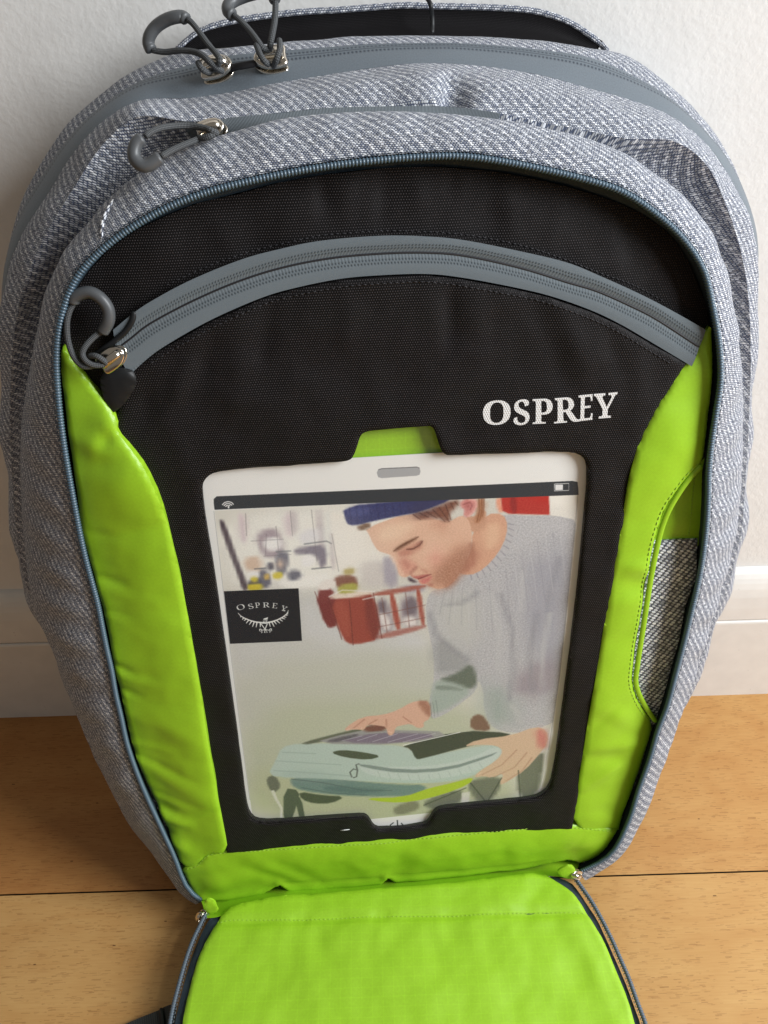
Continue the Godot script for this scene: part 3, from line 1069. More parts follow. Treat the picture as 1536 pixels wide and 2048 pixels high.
func front() -> void:
	# black upper panel, down to below the pocket zip
	var up := pv([-136.6, 355.9, -135.3, 362.2, -131.5, 373, -127.8, 380.9, -122.6, 388, -116.1, 394.5, -106.8, 402.3, -95.4, 408.7, -81.8, 413.9, -69.1, 417.8, -53.7, 420.2, -38.2, 423.6, -22.9, 425.5, -7.7, 426.6, 9.5, 427.3, 24.8, 426.6, 45.3, 424.2, 60.9, 421, 76.9, 416.9, 89.8, 412.7, 98.3, 409.6, 107.5, 405.4, 118.5, 398.4, 124.8, 391.9, 131, 383.6, 135.3, 375.3, 140.1, 366.7, 142.1, 361, 145.8, 349.1, 147, 341.2, 140.5, 332.2, 136.4, 332.4, 118.1, 344.3, 94.3, 357.2, 67.3, 369, 35.3, 376.9, 8.1, 380.6, -21, 379, -46.2, 374.4, -70, 365.8, -92.7, 354.9, -110.3, 338, -115.1, 326.4, -120.5, 326.8, -127.3, 341.4, -133.3, 353.1])
	part("upper_panel", panel(up, [], 84.5, [[-120.3, 356.4, -40.5, 392, 34, 3], [-56.7, 392.9, 50.1, 391.5, 34, 3], [29.4, 392.6, 150.4, 345.2, 34, 3], [-21.7, 425.6, -20.7, 412.5, 3, -0.9], [-10, 426, -12.9, 410.3, 4, 0.8], [3.7, 426.3, 2.1, 407.6, 3.5, -0.8], [15.5, 426.1, 16.2, 408.9, 4, 0.7], [29.3, 425.2, 30.3, 414, 3, -0.6], [51.2, 422.4, 54, 399.3, 4, 0.6], [-65.9, 414.6, -58.2, 396.9, 4, 0.6], [98.7, 408.9, 105.2, 386.7, 4, -0.6], [-84.2, 409.8, -93.7, 388.7, 5, 0.5]], 2.0, 0.0, 0.0, 0.6, 3, 0), m["black_cloth"], bag)
	var h_up := last_height
	var seam_up := curve(p3([-87.35, 386.83, 88.11, -72.4, 392.54, 88.48, -55.82, 397.53, 88.05, -27.35, 403.02, 88.47, -11.34, 403.99, 88.52, 4.66, 404, 88.57, 28.81, 401.83, 88.35, 45.2, 398.79, 87.81, 59.6, 395.21, 88.21, 76.55, 389.15, 88.12, 91.83, 382.81, 87.84, 106.53, 377, 87.55, 121.39, 368.94, 87.27]), 2.0)
	stuff(part("stitching", stitches(rest(seam_up, h_up, 0.15), 1.6, 0.9, 0.24), m["black_thread"], bag))
	# pocket zip: two halves of tape with a slit between
	var mid := curve(lift(pv([-111, 362.4, -104, 366.9, -95.3, 372.5, -77.8, 380.4, -58.8, 387.3, -40.2, 392.1, -19.9, 395, 0.2, 395.8, 18.3, 395.3, 34.5, 393.3, 57.3, 387.4, 77.6, 380.4, 90.6, 376, 106.2, 368.7, 118.2, 362.2, 138, 349.2]), 90.6), 2.0)
	var over := curve(lift(pv([-110.6, 370.8, -102.2, 376.6, -93.7, 381.5, -76.5, 389.2, -55.7, 396.2, -40.3, 399.5, -23.4, 402, 0.4, 402.8, 18.4, 401.7, 34.5, 399.4, 59, 393.5, 77, 388.4, 90.9, 382.4, 108.6, 374, 123.3, 366.2, 139.5, 356.9]), 90.9), 2.0)
	var under := curve(lift(pv([-107.7, 350.9, -100, 357, -90.7, 362.9, -70.8, 372.6, -49.5, 380.5, -34.9, 384, -16.4, 386.7, -0.2, 387.3, 18.2, 386.9, 32.6, 384.8, 53.4, 380, 70.4, 375.2, 87.9, 368.4, 101.4, 361.6, 115.4, 353.2, 135.7, 340.7]), 90.9), 2.0)
	for side in 2:
		var edge: PackedVector3Array = [over, under][side]
		var a := PackedVector3Array()
		var b := PackedVector3Array()
		for i in 160:
			var p := pick(mid, i / 159.0)
			var q := pick(edge, i / 159.0)
			a.append(p.lerp(q, 0.022) - Vector3(0, 0, 0.25))
			b.append(q)
		part("pocket_zip_tape", ribbon(a, b, 8, 0.5), m["pocket_zip_tape"], bag)
	part("zip_slit", tube(mid, 0.38, 6, 0.0, 0.3, 0.3), m["black_thread"], bag)
	# pocket panel with the window cut in it
	var hole := chaikin(pv([-85.3, 293.8, -84.3, 298.1, -81.8, 301.4, -78, 303.2, -73, 303.6, -48.6, 304.2, -21.5, 304.4, -16.9, 305.1, -15, 307.4, -13.4, 311.5, -11.8, 316.6, -10.1, 318.4, -7.2, 319.2, 6.2, 319.5, 19.2, 319.9, 21.4, 318.6, 22.5, 314.8, 23.9, 309.6, 25.5, 306, 28.2, 304.5, 51.7, 304, 81.8, 302.7, 88.4, 301.3, 92.2, 297.7, 93.9, 291.4, 94.3, 263.4, 94.1, 219.4, 92.7, 170.6, 90.9, 116.1, 89.5, 92.5, 87.7, 83.7, 83.2, 78.8, 76.8, 77, 53, 75.9, 29.3, 75.2, 22.2, 74.3, 19.2, 70.4, 16.7, 63.9, 13.1, 61.7, -0.6, 61.1, -12.6, 61.2, -16.3, 63.8, -18.2, 69.6, -20.4, 73.2, -25.3, 73.8, -53.1, 74.4, -76.4, 74.9, -84.4, 76.7, -87.6, 81.6, -88.4, 91.6, -87.3, 134.3, -86.2, 193.6, -85.6, 246, -85.7, 276.7]), 1)
	var pocket := pv([-108.7, 349.8, -105.3, 353, -98.1, 358.2, -90.8, 362.1, -70.9, 371.8, -49.5, 379.7, -35, 383.3, -16.5, 385.9, -0.2, 386.5, 18.2, 386.2, 32.6, 384, 53.4, 379.2, 70.4, 374.4, 87.9, 367.6, 101.5, 360.8, 115.5, 352.3, 133.3, 341.8, 127.8, 331, 122.7, 321.1, 118.6, 310.8, 116.4, 301.7, 114.8, 286.5, 113.5, 264.7, 111.8, 233.1, 110.5, 192.5, 108, 144.4, 106.4, 94.8, 103.9, 49.6, 47.6, 50.8, -13, 49.9, -72.9, 51.2, -104.2, 52.3, -104.8, 59.8, -104.9, 113.3, -103.8, 171.8, -103.3, 220.5, -104.1, 250.3, -105.6, 280.8, -110.6, 304.4, -118.9, 325, -117.2, 330.3, -113.4, 340.5])
	var pocket_relief := [[-78.3, 362.7, -96, 330.1, 4, 1.1], [-71.3, 368.7, -79.7, 338.4, 4.5, -1], [-58.6, 372.2, -64.8, 337.5, 5, 0.9], [-45.7, 377.7, -53.2, 345.8, 4, -0.7], [-12.6, 382.1, -16.4, 352.6, 5, 0.6], [28.5, 383, 28.5, 354.4, 3.5, -1.3], [37.8, 380.5, 41.4, 353.7, 5, 0.9], [62, 374, 79.3, 337.9, 4.5, -0.9], [74.9, 371.2, 90.5, 337.2, 4.5, 0.9], [94.9, 361.6, 103.5, 341, 4, -0.8], [113.3, 351.8, 112.9, 316.8, 5, 0.8], [-96.4, 327.8, -82.4, 287.1, 6, 0.7], [-99.3, 348.6, -107.5, 326.2, 4, -0.9], [105.1, 302.4, 95.6, 277, 6, 0.5]]
	part("pocket_panel", panel(pocket, [hole], 91.3, pocket_relief, 2.0, 1.3, 3.0, 0.6, 4, 0), m["black_cloth"], bag)
	var h_pocket := last_height
	var seam := curve(lift(pv([-98.1, 355.7, -91.2, 359.4, -71.2, 369.2, -49.8, 377.4, -35.2, 380.9, -16.6, 383.6, -0.3, 384.2, 18.1, 383.8, 32.5, 381.6, 53.4, 376.8, 70.5, 372, 88.1, 364.8, 101.7, 357.8, 115.8, 349, 127.8, 341.3]), 91.7), 2.0)
	stuff(part("stitching", stitches(rest(seam, h_pocket, 0.15), 1.7, 0.9, 0.26), m["black_thread"], bag))
	lettering(h_pocket)
	part("bar_tack", tube(p3([-35.9, 65, 91.9, -33.2, 65.3, 92, -30.5, 65.3, 91.9]), 0.35, 6), m["white_print"], bag)
	# window film, and the lining behind the insert
	part("window_film", panel(pv([-87, 294.5, -85.5, 302.1, -77.7, 306.1, -19, 307.1, -13.3, 321.9, 22.1, 321.6, 28.8, 307.4, 86.6, 304.8, 96.6, 297.3, 97.5, 259.6, 95.5, 151.6, 93.4, 78.4, 77.3, 70.9, 23.5, 66.7, 17.4, 55.3, -17.2, 55.8, -24.1, 67, -82.9, 69.5, -91.5, 86.4, -89, 202.6]), [], 90.0, [[-41.4, 283.4, -58.7, 199.9, 40, 0.5], [48.6, 251.9, 29.3, 121.1, 45, -0.5]], 8.0, 0.0, 0.0, 0.25, 8, 0), m["clear_film"], bag)
	part("pocket_lining", panel(pv([-86.1, 329.5, 97.8, 325.1, 99.4, 28.7, -103.5, 48.1]), [], 85.5, [], 8.0, 0.0, 0.0, 0.15, 9, 0), m["lime_ripstop"], bag)
	# lime lining left, right and below
	var left := pv([-133.4, 366, -131.3, 360.9, -128.6, 354.8, -124.5, 347.2, -118.8, 338.5, -115.8, 332, -116.7, 326.9, -111.7, 319, -107.2, 309.5, -103.7, 293.9, -102.3, 274.2, -101.5, 254.5, -101.6, 230.7, -101.4, 209.6, -101.6, 181, -102.4, 146.6, -102.5, 116.3, -103.1, 99.5, -103, 79, -102.8, 53.5, -116.8, 51.5, -121.6, 43.7, -133, 37.3, -135.9, 64.4, -138.8, 87.4, -142.3, 110.8, -144.3, 127.8, -145.2, 147.2, -144.4, 165.8, -144.6, 174.4, -144.5, 192.9, -143.5, 211.5, -143, 230.6, -143.6, 249.2, -144.1, 265.4, -144.5, 276.5, -141.4, 293.6, -140.1, 309.2, -138.5, 329.8, -137.2, 341.4, -136.9, 349.1])
	var left_relief := [[-124.7, 352.9, -104.4, 275.3, 28, 8], [-109.4, 294.3, -105.3, 8, 28, 8.5], [-119, 325.3, -125.8, 320.5, 3, -1.6], [-118.2, 331.9, -123.7, 331.1, 4, 1.2], [-137.2, 323.6, -123.7, 320.3, 5, 1.2], [-140.9, 316.6, -119.7, 312.2, 6, -1.1], [-139.7, 301.5, -112.5, 289.3, 12, 0.9], [-143.2, 250.3, -129.5, 246.9, 2.2, -1], [-143.5, 243, -116.8, 236.4, 5, 0.8], [-144.9, 197.6, -134.8, 190.1, 2.2, -1.1], [-145.6, 190.1, -120.7, 182.1, 4, 0.8], [-145.5, 181.1, -134.7, 176, 2.2, -1], [-146, 164.6, -112.3, 150.6, 9, 0.7], [-145.9, 135.6, -114.7, 115.1, 2.6, -0.8], [-144.2, 129.8, -106, 96.3, 5, 0.9], [-146.6, 108.7, -115, 93.3, 2.4, -0.7], [-145.4, 142.9, -122.5, 136.9, 2.2, 0.5], [-144.6, 231.2, -130.5, 227.9, 2, -0.5], [-141.7, 275.4, -126.9, 273.7, 2.2, -0.5], [-140.3, 96, -127.5, 86.4, 4, -1.6], [-139.1, 85.7, -123, 77.6, 4, 1.5], [-138, 75.1, -133.7, 65.2, 3.5, -1.7], [-135, 66.2, -126.8, 52.1, 5, 1.8], [-117.3, 97.6, -120.3, 55.8, 9, -1], [-123, 77.6, -103.7, 92, 4, -0.6], [-120.1, 327.3, -130.1, 315.9, 4, 0.8]]
	part("side_lining", panel(left, [], 86.5, left_relief, 2.0, 1.8, 8.5, 0.5, 5, 1), m["lime_nylon"], bag)
	var right := pv([142.8, 358.6, 140.1, 353.5, 136.8, 347.1, 132.9, 341.6, 127.2, 331.3, 121.9, 321.6, 117.5, 311.3, 115.1, 302.2, 113.2, 287.7, 112.4, 265, 110.7, 233.3, 109.3, 192.9, 106.5, 145.5, 105, 95.6, 103.1, 46.9, 134.9, 37.4, 135.1, 49.6, 138.7, 68.1, 142.4, 92.5, 144.1, 111.1, 146.4, 126.1, 135.7, 143.5, 129.3, 159.6, 128.3, 173.7, 128.8, 203.2, 129.2, 231.1, 130, 250.4, 131.4, 260.1, 133.7, 269.9, 138.4, 280.4, 143.6, 287.6, 148.5, 292.4, 148.2, 304.6, 147.5, 317.6, 146.9, 330.9, 146.2, 338.3, 144.4, 350.1])
	var right_relief := [[138.3, 360, 114.7, 259.1, 28, 5], [117.6, 278.3, 104.2, 1.2, 28, 6], [120.3, 306.9, 130.8, 298.5, 5, -0.4], [115.5, 238.7, 128.8, 234.7, 4, 1], [115.2, 229.7, 132.7, 223.7, 5, -1], [113.8, 217.5, 128.7, 213.2, 6, 0.7], [113.3, 195.2, 129, 187.2, 7, -0.7], [110.9, 147.1, 135.4, 129.9, 6, 1.2], [109.3, 132.5, 122.2, 146, 4, -0.8], [109.1, 117.2, 143, 113.8, 5, 1], [108.3, 109.5, 141.6, 100.2, 5, -0.9], [108.8, 85.4, 132.4, 103.1, 4, 0.9], [107.8, 79.3, 132, 78.7, 6, -0.7], [106.2, 60.3, 132, 48.7, 6, 0.8], [125.2, 323.8, 145.3, 297.6, 14, 0.9], [116.5, 229.6, 112.5, 128.4, 10, 0.5]]
	part("side_lining", panel(right, [], 86.5, right_relief, 2.0, 1.4, 4.5, 0.4, 6, 1), m["lime_nylon"], bag)
	var h_right := last_height
	part("pocket_facing", panel(pv([151.7, 292.2, 144.3, 284.8, 139.3, 277, 134.5, 266.3, 132, 256.6, 130.5, 243.7, 156, 242.6, 153.6, 267.2, 151.4, 285.1]), [], 84.4, [[136.7, 259.1, 149.8, 255.3, 4, 0.6], [135.2, 250.6, 153.3, 248.7, 4, -0.5]], 4.0, 0.0, 0.0, 0.3, 12, 0), m["lime_nylon"], bag)
	part("tweed_pocket", panel(pv([129.9, 248.2, 154.4, 247.5, 157, 223, 155.7, 217.5, 154, 205.3, 153.4, 182.7, 151.6, 162.9, 150.1, 146.9, 147.7, 124.4, 143.7, 124.1, 133.6, 137.1, 128.1, 155.8, 127.2, 170, 127.7, 200.1, 128.1, 228.4]), [], 86.0, [], 4.0, 0.8, 1.0, 0.3, 13, 0), m["flat_tweed"], bag)
	var bind := curve(p3([148.39, 290.97, 89.55, 144.25, 286.32, 90.2, 139.53, 278.94, 90.76, 135.3, 268.89, 90.73, 133.2, 259.4, 90.41, 131.96, 248.79, 90.64, 131.16, 229.45, 90.32, 130.85, 201.4, 90.33, 130.49, 173.41, 90.58, 131.22, 160.05, 90.46, 137.21, 145.25, 89.32, 147.15, 128.5, 87.87]), 2.0)
	part("pocket_binding", tube(bind, 1.45, 10, 0.0, 0.3, 0.45), m["lime_nylon"], bag)
	stuff(part("stitching", stitches(rest(curve(p3([146.1, 292.37, 89.96, 141.45, 287.58, 90.75, 136.66, 280.53, 91.37, 132.17, 270.54, 91.32, 129.87, 261.02, 90.84, 128.3, 250.54, 91.17, 127.48, 230.97, 90.82, 127.06, 203.05, 90.82, 126.37, 174.31, 91.22, 127.39, 160.24, 91.08, 133.75, 144.24, 89.87, 143.58, 128.43, 88.22]), 2.0), h_right, 0.15), 2.0, 0.9, 0.25), m["lime_thread"], bag))
	stuff(part("stitching", stitches(lift(pv([147.9, 283.3, 148.7, 269.6, 149.7, 255.4, 149.7, 248.2]), 84.7), 1.1, 0.6, 0.4), m["lime_thread"], bag))
	var low := pv([-133.6, 36.7, -130.5, 41, -121.6, 44.4, -117, 51.7, -103.6, 53.3, -72.6, 53.9, -42.8, 53.9, -12.9, 53.5, 17.2, 54.1, 47.5, 54.4, 78, 54, 102.8, 51.5, 133.7, 43.2, 131.3, 36.3, 126, 21.2, 119.2, 13.4, 113.1, 11.1, 104.5, 15.7, 93.6, 13.5, 74.6, 10.1, 49.2, 7.2, 23.7, 6.4, -4.9, 6, -9.1, 12.6, -13.1, 5.5, -33.4, 4.5, -52.4, 3.9, -71.8, 5.4, -76.7, 13.4, -83.5, 7.4, -90.2, 3.7, -106, 2.3, -118.5, 2.9, -126.8, 3.5, -131.1, 14.5])
	var low_relief := [[-142.3, 48.9, 158.2, 40.2, 24, 7], [-125.5, 19.4, -87.5, 28.7, 9, 1.8], [-117.3, 34.6, -114.6, 8.5, 9, 1.6], [-98.3, 41.4, -64.6, 9.4, 5, -1.2], [-74.3, 38.5, -51.8, 12.6, 5, -1.1], [-31.6, 38, -20.2, 15.8, 7, 1], [-0.7, 41.1, -1.4, 15.8, 6, -1], [30.1, 42, 39.7, 13.2, 8, 1], [61, 42.9, 65.1, 14.8, 6, -0.9], [108.1, 37.4, 124.8, 26.4, 9, 1.5], [-91.5, 6.6, -80.3, 14.7, 1.1, -0.9], [-77.9, 14.4, -51.7, 13.1, 1.1, -0.9], [-51.7, 13.1, -14, 14.1, 1.1, -0.9], [-4.6, 13.9, 49.2, 13.9, 1.1, -0.9], [49.2, 13.9, 100.1, 16.7, 1.1, -0.9], [-77.5, 18.1, -75.7, 4.6, 2.5, 1.4], [-11.4, 17.1, -8.6, 5.8, 2.5, 1.3]]
	part("lower_lining", panel(low, [], 86.0, low_relief, 2.0, 1.8, 6.5, 0.5, 7, 0), m["lime_nylon"], bag)
	stuff(part("stitching", stitches(rest(curve(p3([-130.8, 38.88, 89.11, -123.11, 41.99, 89.43, -116.57, 49.87, 89.94, -103.82, 51.61, 90.42, -72.75, 52.34, 91.5, -42.92, 52.37, 92.24, -13.01, 51.99, 92.66, 17.1, 52.66, 92.48, 47.41, 52.9, 91.97, 77.99, 52.44, 91.23, 102.78, 49.88, 90.72, 131.52, 42.17, 89.99]), 2.0), last_height, 0.15), 1.7, 0.9, 0.22), m["lime_thread"], bag))
	# rubber garage of the pocket zip
	part("zip_garage", panel(pv([-117.8, 353.9, -110.5, 355, -105.1, 353.2, -104.7, 348.1, -108.2, 342.7, -112.7, 337.9, -117.9, 334.1, -119.9, 341.1, -120.4, 349]), [], 92.6, [], 3.0, 1.5, 1.5, 0.1, 15, 2), m["black_rubber"], bag)
	part("zip_garage", tube(curve(p3([-100.9, 378, 90.6, -102.2, 374.2, 91.4, -105.8, 369.9, 91.8, -111.3, 366.1, 92, -116.5, 362.9, 91.8, -120.5, 360.3, 91]), 1.0), 1.2, 8, 0.0, 0.3, 0.7), m["black_rubber"], bag)


func pick(path: PackedVector3Array, s: float) -> Vector3:
	var f := s * (path.size() - 1)
	var i := mini(int(f), path.size() - 2)
	return path[i].lerp(path[i + 1], f - i)


func rest(path: PackedVector3Array, h: Callable, over: float) -> PackedVector3Array:
	# the same line laid on a panel
	var out := PackedVector3Array()
	for p in path:
		out.append(Vector3(p.x, p.y, float(h.call(Vector2(p.x, p.y), false)) + over))
	return out


func spread(pts: PackedVector3Array, n: int) -> PackedVector3Array:
	var way := even(curve(pts, 1.0), 0.25)
	var out := PackedVector3Array()
	for i in n:
		out.append(pick(way, i / (n - 1.0)))
	return out


func glyph(ch: String, font_names: Array, bold: bool) -> Array:   # [triangles as points, box]
	var font := SystemFont.new()
	font.font_names = PackedStringArray(font_names)
	if bold:
		font.font_weight = 700
	var tm := TextMesh.new()
	tm.font = font
	tm.text = ch
	tm.font_size = 64
	tm.pixel_size = 0.01
	tm.depth = 0.0
	tm.curve_step = 0.6
	var arr := tm.surface_get_arrays(0)
	var v: PackedVector3Array = arr[Mesh.ARRAY_VERTEX]
	var ix: PackedInt32Array = arr[Mesh.ARRAY_INDEX] if arr[Mesh.ARRAY_INDEX] != null else PackedInt32Array(range(v.size()))
	var out := PackedVector2Array()
	var box := Rect2(Vector2(v[0].x, v[0].y), Vector2.ZERO)
	for i in ix:
		out.append(Vector2(v[i].x, v[i].y))
		box = box.expand(out[-1])
	return [out, box]


func lettering(h: Callable) -> void:
	# corners of each letter: bottom left, bottom right, top left, top right
	var quads := {
		"O": [43.4, 318.6, 55.8, 318.6, 43.3, 330.3, 55.6, 330.3], "S": [57.2, 318.1, 64.4, 318, 56.9, 330, 64.1, 330], "P": [65.8, 318.1, 75.1, 317.8, 65.4, 329.8, 74.1, 329.8],
		"R": [75.6, 317.7, 87.4, 318, 75.2, 329.8, 84.6, 329.9], "E": [86.5, 318.1, 93, 318.4, 85.9, 330.4, 92.4, 330.8], "Y": [93.5, 318.8, 103.7, 319, 92.6, 330.8, 103.2, 331.1]}
	for ch in quads:
		var q := pv(quads[ch])
		var g := glyph(ch, ["Droid Serif"], true)
		var st := SurfaceTool.new()
		st.begin(Mesh.PRIMITIVE_TRIANGLES)
		var box: Rect2 = g[1]
		for p in g[0]:
			var s: Vector2 = (p - box.position) / box.size
			var at := q[0].lerp(q[1], s.x).lerp(q[2].lerp(q[3], s.x), s.y)
			st.set_normal(Vector3.BACK)
			st.set_uv(at)
			st.add_vertex(Vector3(at.x, at.y, float(h.call(at, false)) + 0.18) * MM)
		part("letter", st.commit(), m["white_print"], bag)


# ---------------------------------------------------------------- flap

func flap() -> void:
	# its own frame: x right, y towards the wall, z out of the lining; folded down on the floor
	var place_ := Transform3D(Basis(Vector3.RIGHT, Vector3(0.000000, 0.069756, -0.997564), Vector3(0.000000, 0.997564, 0.069756)), Vector3(0.000000, 0.026500, 0.200000))
	var local := frame().affine_inverse() * place_
	var shell := pv([-107.5, 24.2, -113.2, 21.1, -116.1, 15.9, -119.7, 5.4, -122.2, -5.6, -124.1, -18.9, -125.4, -30.4, -125.7, -40.3, -124.8, -57, -122.8, -75, 130, -81.7, 132, -64, 132.8, -44.6, 130.7, -32.1, 128.9, -20.7, 126.4, -10.2, 123.5, 1.8, 120.5, 12.5, 116.3, 21.4, 112.5, 30, 108.7, 36, 96.4, 40.2, 77.2, 36.4, 2.4, 29.5, -71, 25.1])
	var fl := part("front_flap", panel(shell, [], -1.5, [], 7.0, 3.0, 14.0, 0.5, 21, 1), m["dark_zip_tape"], bag)
	fl.transform = local
	var lining := pv([-99.3, 26.9, -105.2, 22.9, -108.6, 16.2, -113.2, 7.5, -116.8, -2.5, -118.7, -13, -120.1, -22.9, -120.9, -37.5, -120.1, -52.5, -118.2, -70.8, 125.9, -77.2, 128.9, -56.9, 128.7, -44.5, 127.7, -31.8, 125.6, -20.1, 123.5, -10.4, 121.1, -0.1, 117.7, 7.6, 114.7, 15, 111, 23.7, 106.9, 29.6, 100.2, 35, 91.6, 41.3, 65.1, 39, 33.7, 35.9, -9.8, 34.2, -46.8, 32.3, -74.6, 31.9])
	var fr := [[-71.5, 31.8, -65.8, 15.2, 12, 0.8], [77.2, 36.4, 62.5, 18.6, 9, 1.2], [92.6, 35.9, 81.5, 24, 6, -1], [-28.3, 33.5, -22.1, 18.3, 14, 0.7], [-112.5, 16.1, -55.3, 16.4, 2.2, -1.6], [-61.3, 16.6, -7.1, 16.7, 2.2, -1.6], [-13.1, 16.8, 65.2, 16.2, 2.2, -1.6], [59.2, 16.4, 121.1, 15.1, 2.2, -1.6], [-82.2, 14.3, -83.9, 0.1, 5, 0.5], [-46.2, 13.8, -45.6, -1, 5, -0.5], [-10.1, 14.4, -8.9, 0.7, 5, 0.5], [31.9, 13.7, 32.1, -1.9, 5, -0.5], [67.9, 13.8, 68.4, -4.4, 6, 0.6], [106, 8.6, 117.8, -44.2, 6, 0.9], [96.6, 6, 106.9, -43.9, 7, -0.6], [-105.6, 9.2, -106.9, -25.9, 7, 0.8], [-0.5, -53.4, 1.3, -2.4, 60, 2]]
	part("flap_lining", panel(lining, [], 0.6, fr, 2.0, 2.2, 2.0, 0.6, 22, 1), m["lime_ripstop"], fl)
	stuff(part("stitching", stitches(rest(curve(lift(pv([-106.5, 16.2, -97.6, 17.4, -58.3, 16.5, -10.1, 16.8, 32.1, 16, 62.2, 16.3, 95.4, 16.2, 114.4, 14.7]), 0.2), 2.0), last_height, 0.25), 1.6, 1.0, 0.22), m["lime_thread"], fl))
	for line in [p3([-116, 21.8, 0, -118.4, 15.4, 0, -121.8, 5.5, 0, -124.2, -5.5, 0, -126.1, -18.8, 0, -127.4, -30.4, 0, -127.6, -40.3, 0, -126.9, -57, 0, -125.2, -72.8, 0]), p3([111.3, 36.6, 0, 114.7, 30, 0, 118.6, 22, 0, 122.6, 11, 0, 126, -0.5, 0, 128.5, -11.1, 0, 130.9, -21.8, 0, 132.6, -33.2, 0, 134.5, -44.7, 0, 135.3, -59.4, 0, 133.7, -77.4, 0])]:
		var way := curve(line, 2.0)
		stuff(part("zip_coil", tube(way, 1.5, 8, 1.36, 0.34), m["flap_coil"], fl))
		var inner := PackedVector3Array()
		for p in way:
			inner.append(p + Vector3(-2.0 * signf(p.x), 0, 0.5))
		stuff(part("zip_stitching", stitches(inner, 1.4, 0.7, 0.25), m["zip_tape"], fl))
	# webbing tail on the floor
	var st_a := p3([-136.2, -8.3, 142, -143.8, -14.1, 140, -147.5, -16.2, 140.5, -155.7, -18.4, 141.7, -166.9, -19.9, 144.7, -180.3, -20.6, 149.3])
	var st_b := p3([-133.8, -11.4, 161.2, -138.4, -17, 158.7, -141.4, -19.2, 159.5, -148.6, -21.4, 160.9, -160.2, -23, 164.4, -172.2, -23.8, 169.8])
	part("webbing_tail", ribbon(spread(st_a, 40), spread(st_b, 40), 4, 0.3), m["webbing"], bag)
	part("webbing_tail", tube(curve(p3([-146.1, -15, 140.4, -145, -15.1, 144.2, -143.4, -16, 149.5, -140.5, -17.6, 158.5]), 1.5), 1.4, 8), m["black_rubber"], bag)
	# lining between the bag and the flap at the hinge
	var ha := p3([-128.5, 1.9, 82, -119.7, -0.9, 80, -103.7, -0, 80, -78.1, 2.3, 79, -46.2, 1.2, 79, -7.6, 1.3, 79, 31.2, 2.3, 79, 70.1, 4.4, 79, 95.7, 8.3, 80, 114.8, 6.6, 82])
	var hb := p3([-121.2, 10.1, 102.4, -113.7, 11, 103, -100.6, 12.1, 99.6, -76.4, 12.6, 96.1, -45.6, 12.4, 97.4, -8.6, 12.4, 97.4, 28.7, 12.5, 97, 66.5, 12.7, 95.4, 91.8, 12.3, 94.7, 107.5, 10.8, 97.9])
	part("hinge_lining", ribbon(spread(ha, 90), spread(hb, 90), 4, -1.0), m["lime_nylon"], bag)


# ---------------------------------------------------------------- zip pulls

func slider_body() -> ArrayMesh:
	var shield := chaikin(pv([-5.4, -3.3, -2.6, -3.9, 1.6, -3.9, 4.6, -2.4, 6.0, 0, 4.6, 2.4, 1.6, 3.9, -2.6, 3.9, -5.4, 3.3, -4.6, 0]), 2)
	var top := place(plate(shield, 1.5, 0.7), Transform3D(Basis.IDENTITY, Vector3(0, 0, 1.4) * MM))
	var low := place(plate(shield, 1.1, 0.3), Transform3D(Basis.IDENTITY, Vector3(0, 0, -1.7) * MM))
	var post := place(plate(chaikin(pv([1.5, -1, 4.5, -1, 4.5, 1, 1.5, 1]), 2), 2.5, 0.2), Transform3D(Basis.IDENTITY, Vector3(0, 0, -0.8) * MM))
	var rows := []
	var uvs := []
	for i in 17:
		var a := PI * i / 16.0
		var c := Vector3(-4.0 * cos(a) + 0.3, 0, 2.7 + 2.5 * pow(sin(a), 0.7))
		var n := Vector3(-cos(a), 0, sin(a))
		var row := []
		var uv := []
		for k in [[-1.5, -0.35], [-1.2, 0.35], [1.2, 0.35], [1.5, -0.35], [-1.5, -0.35]]:
			row.append(c + Vector3(0, k[0], 0) + n * float(k[1]))
			uv.append(Vector2(i, k[0]))
		rows.append(row)
		uvs.append(uv)
	return join([top, low, post, grid(rows, uvs)])


func slider(called: String, at: Array, toward: Array, out: Vector3, size: float) -> MeshInstance3D:
	# at: where it sits; toward: a point that its broad end faces; out: the way it stands off the cloth
	var p := p3(at)[0]
	var z := out.normalized()
	var x := (p3(toward)[0] - p)
	x = (x - z * x.dot(z)).normalized()
	var o := part(called, body_mesh, m["polished_metal"], bag)
	o.transform = Transform3D(Basis(x, z.cross(x), z).scaled_local(Vector3.ONE * size), p * MM)
	return o


var body_mesh: ArrayMesh


func hang(o: MeshInstance3D, called: String, mesh: ArrayMesh, material: Material) -> void:
	# a piece given in the bag's frame, made a child of the slider that it hangs from
	var c := part(called, mesh, material, o)
	c.transform = o.transform.affine_inverse()


func loop(o: MeshInstance3D, cords: Array, grip: Array, thick := 2.5) -> void:
	for c in cords:
		hang(o, "pull_cord", tube(curve(p3(c), 0.8), 1.25, 8), m["cord"])
	hang(o, "finger_grip", tube(curve(p3(grip), 0.8), thick, 12), m["grip_rubber"])


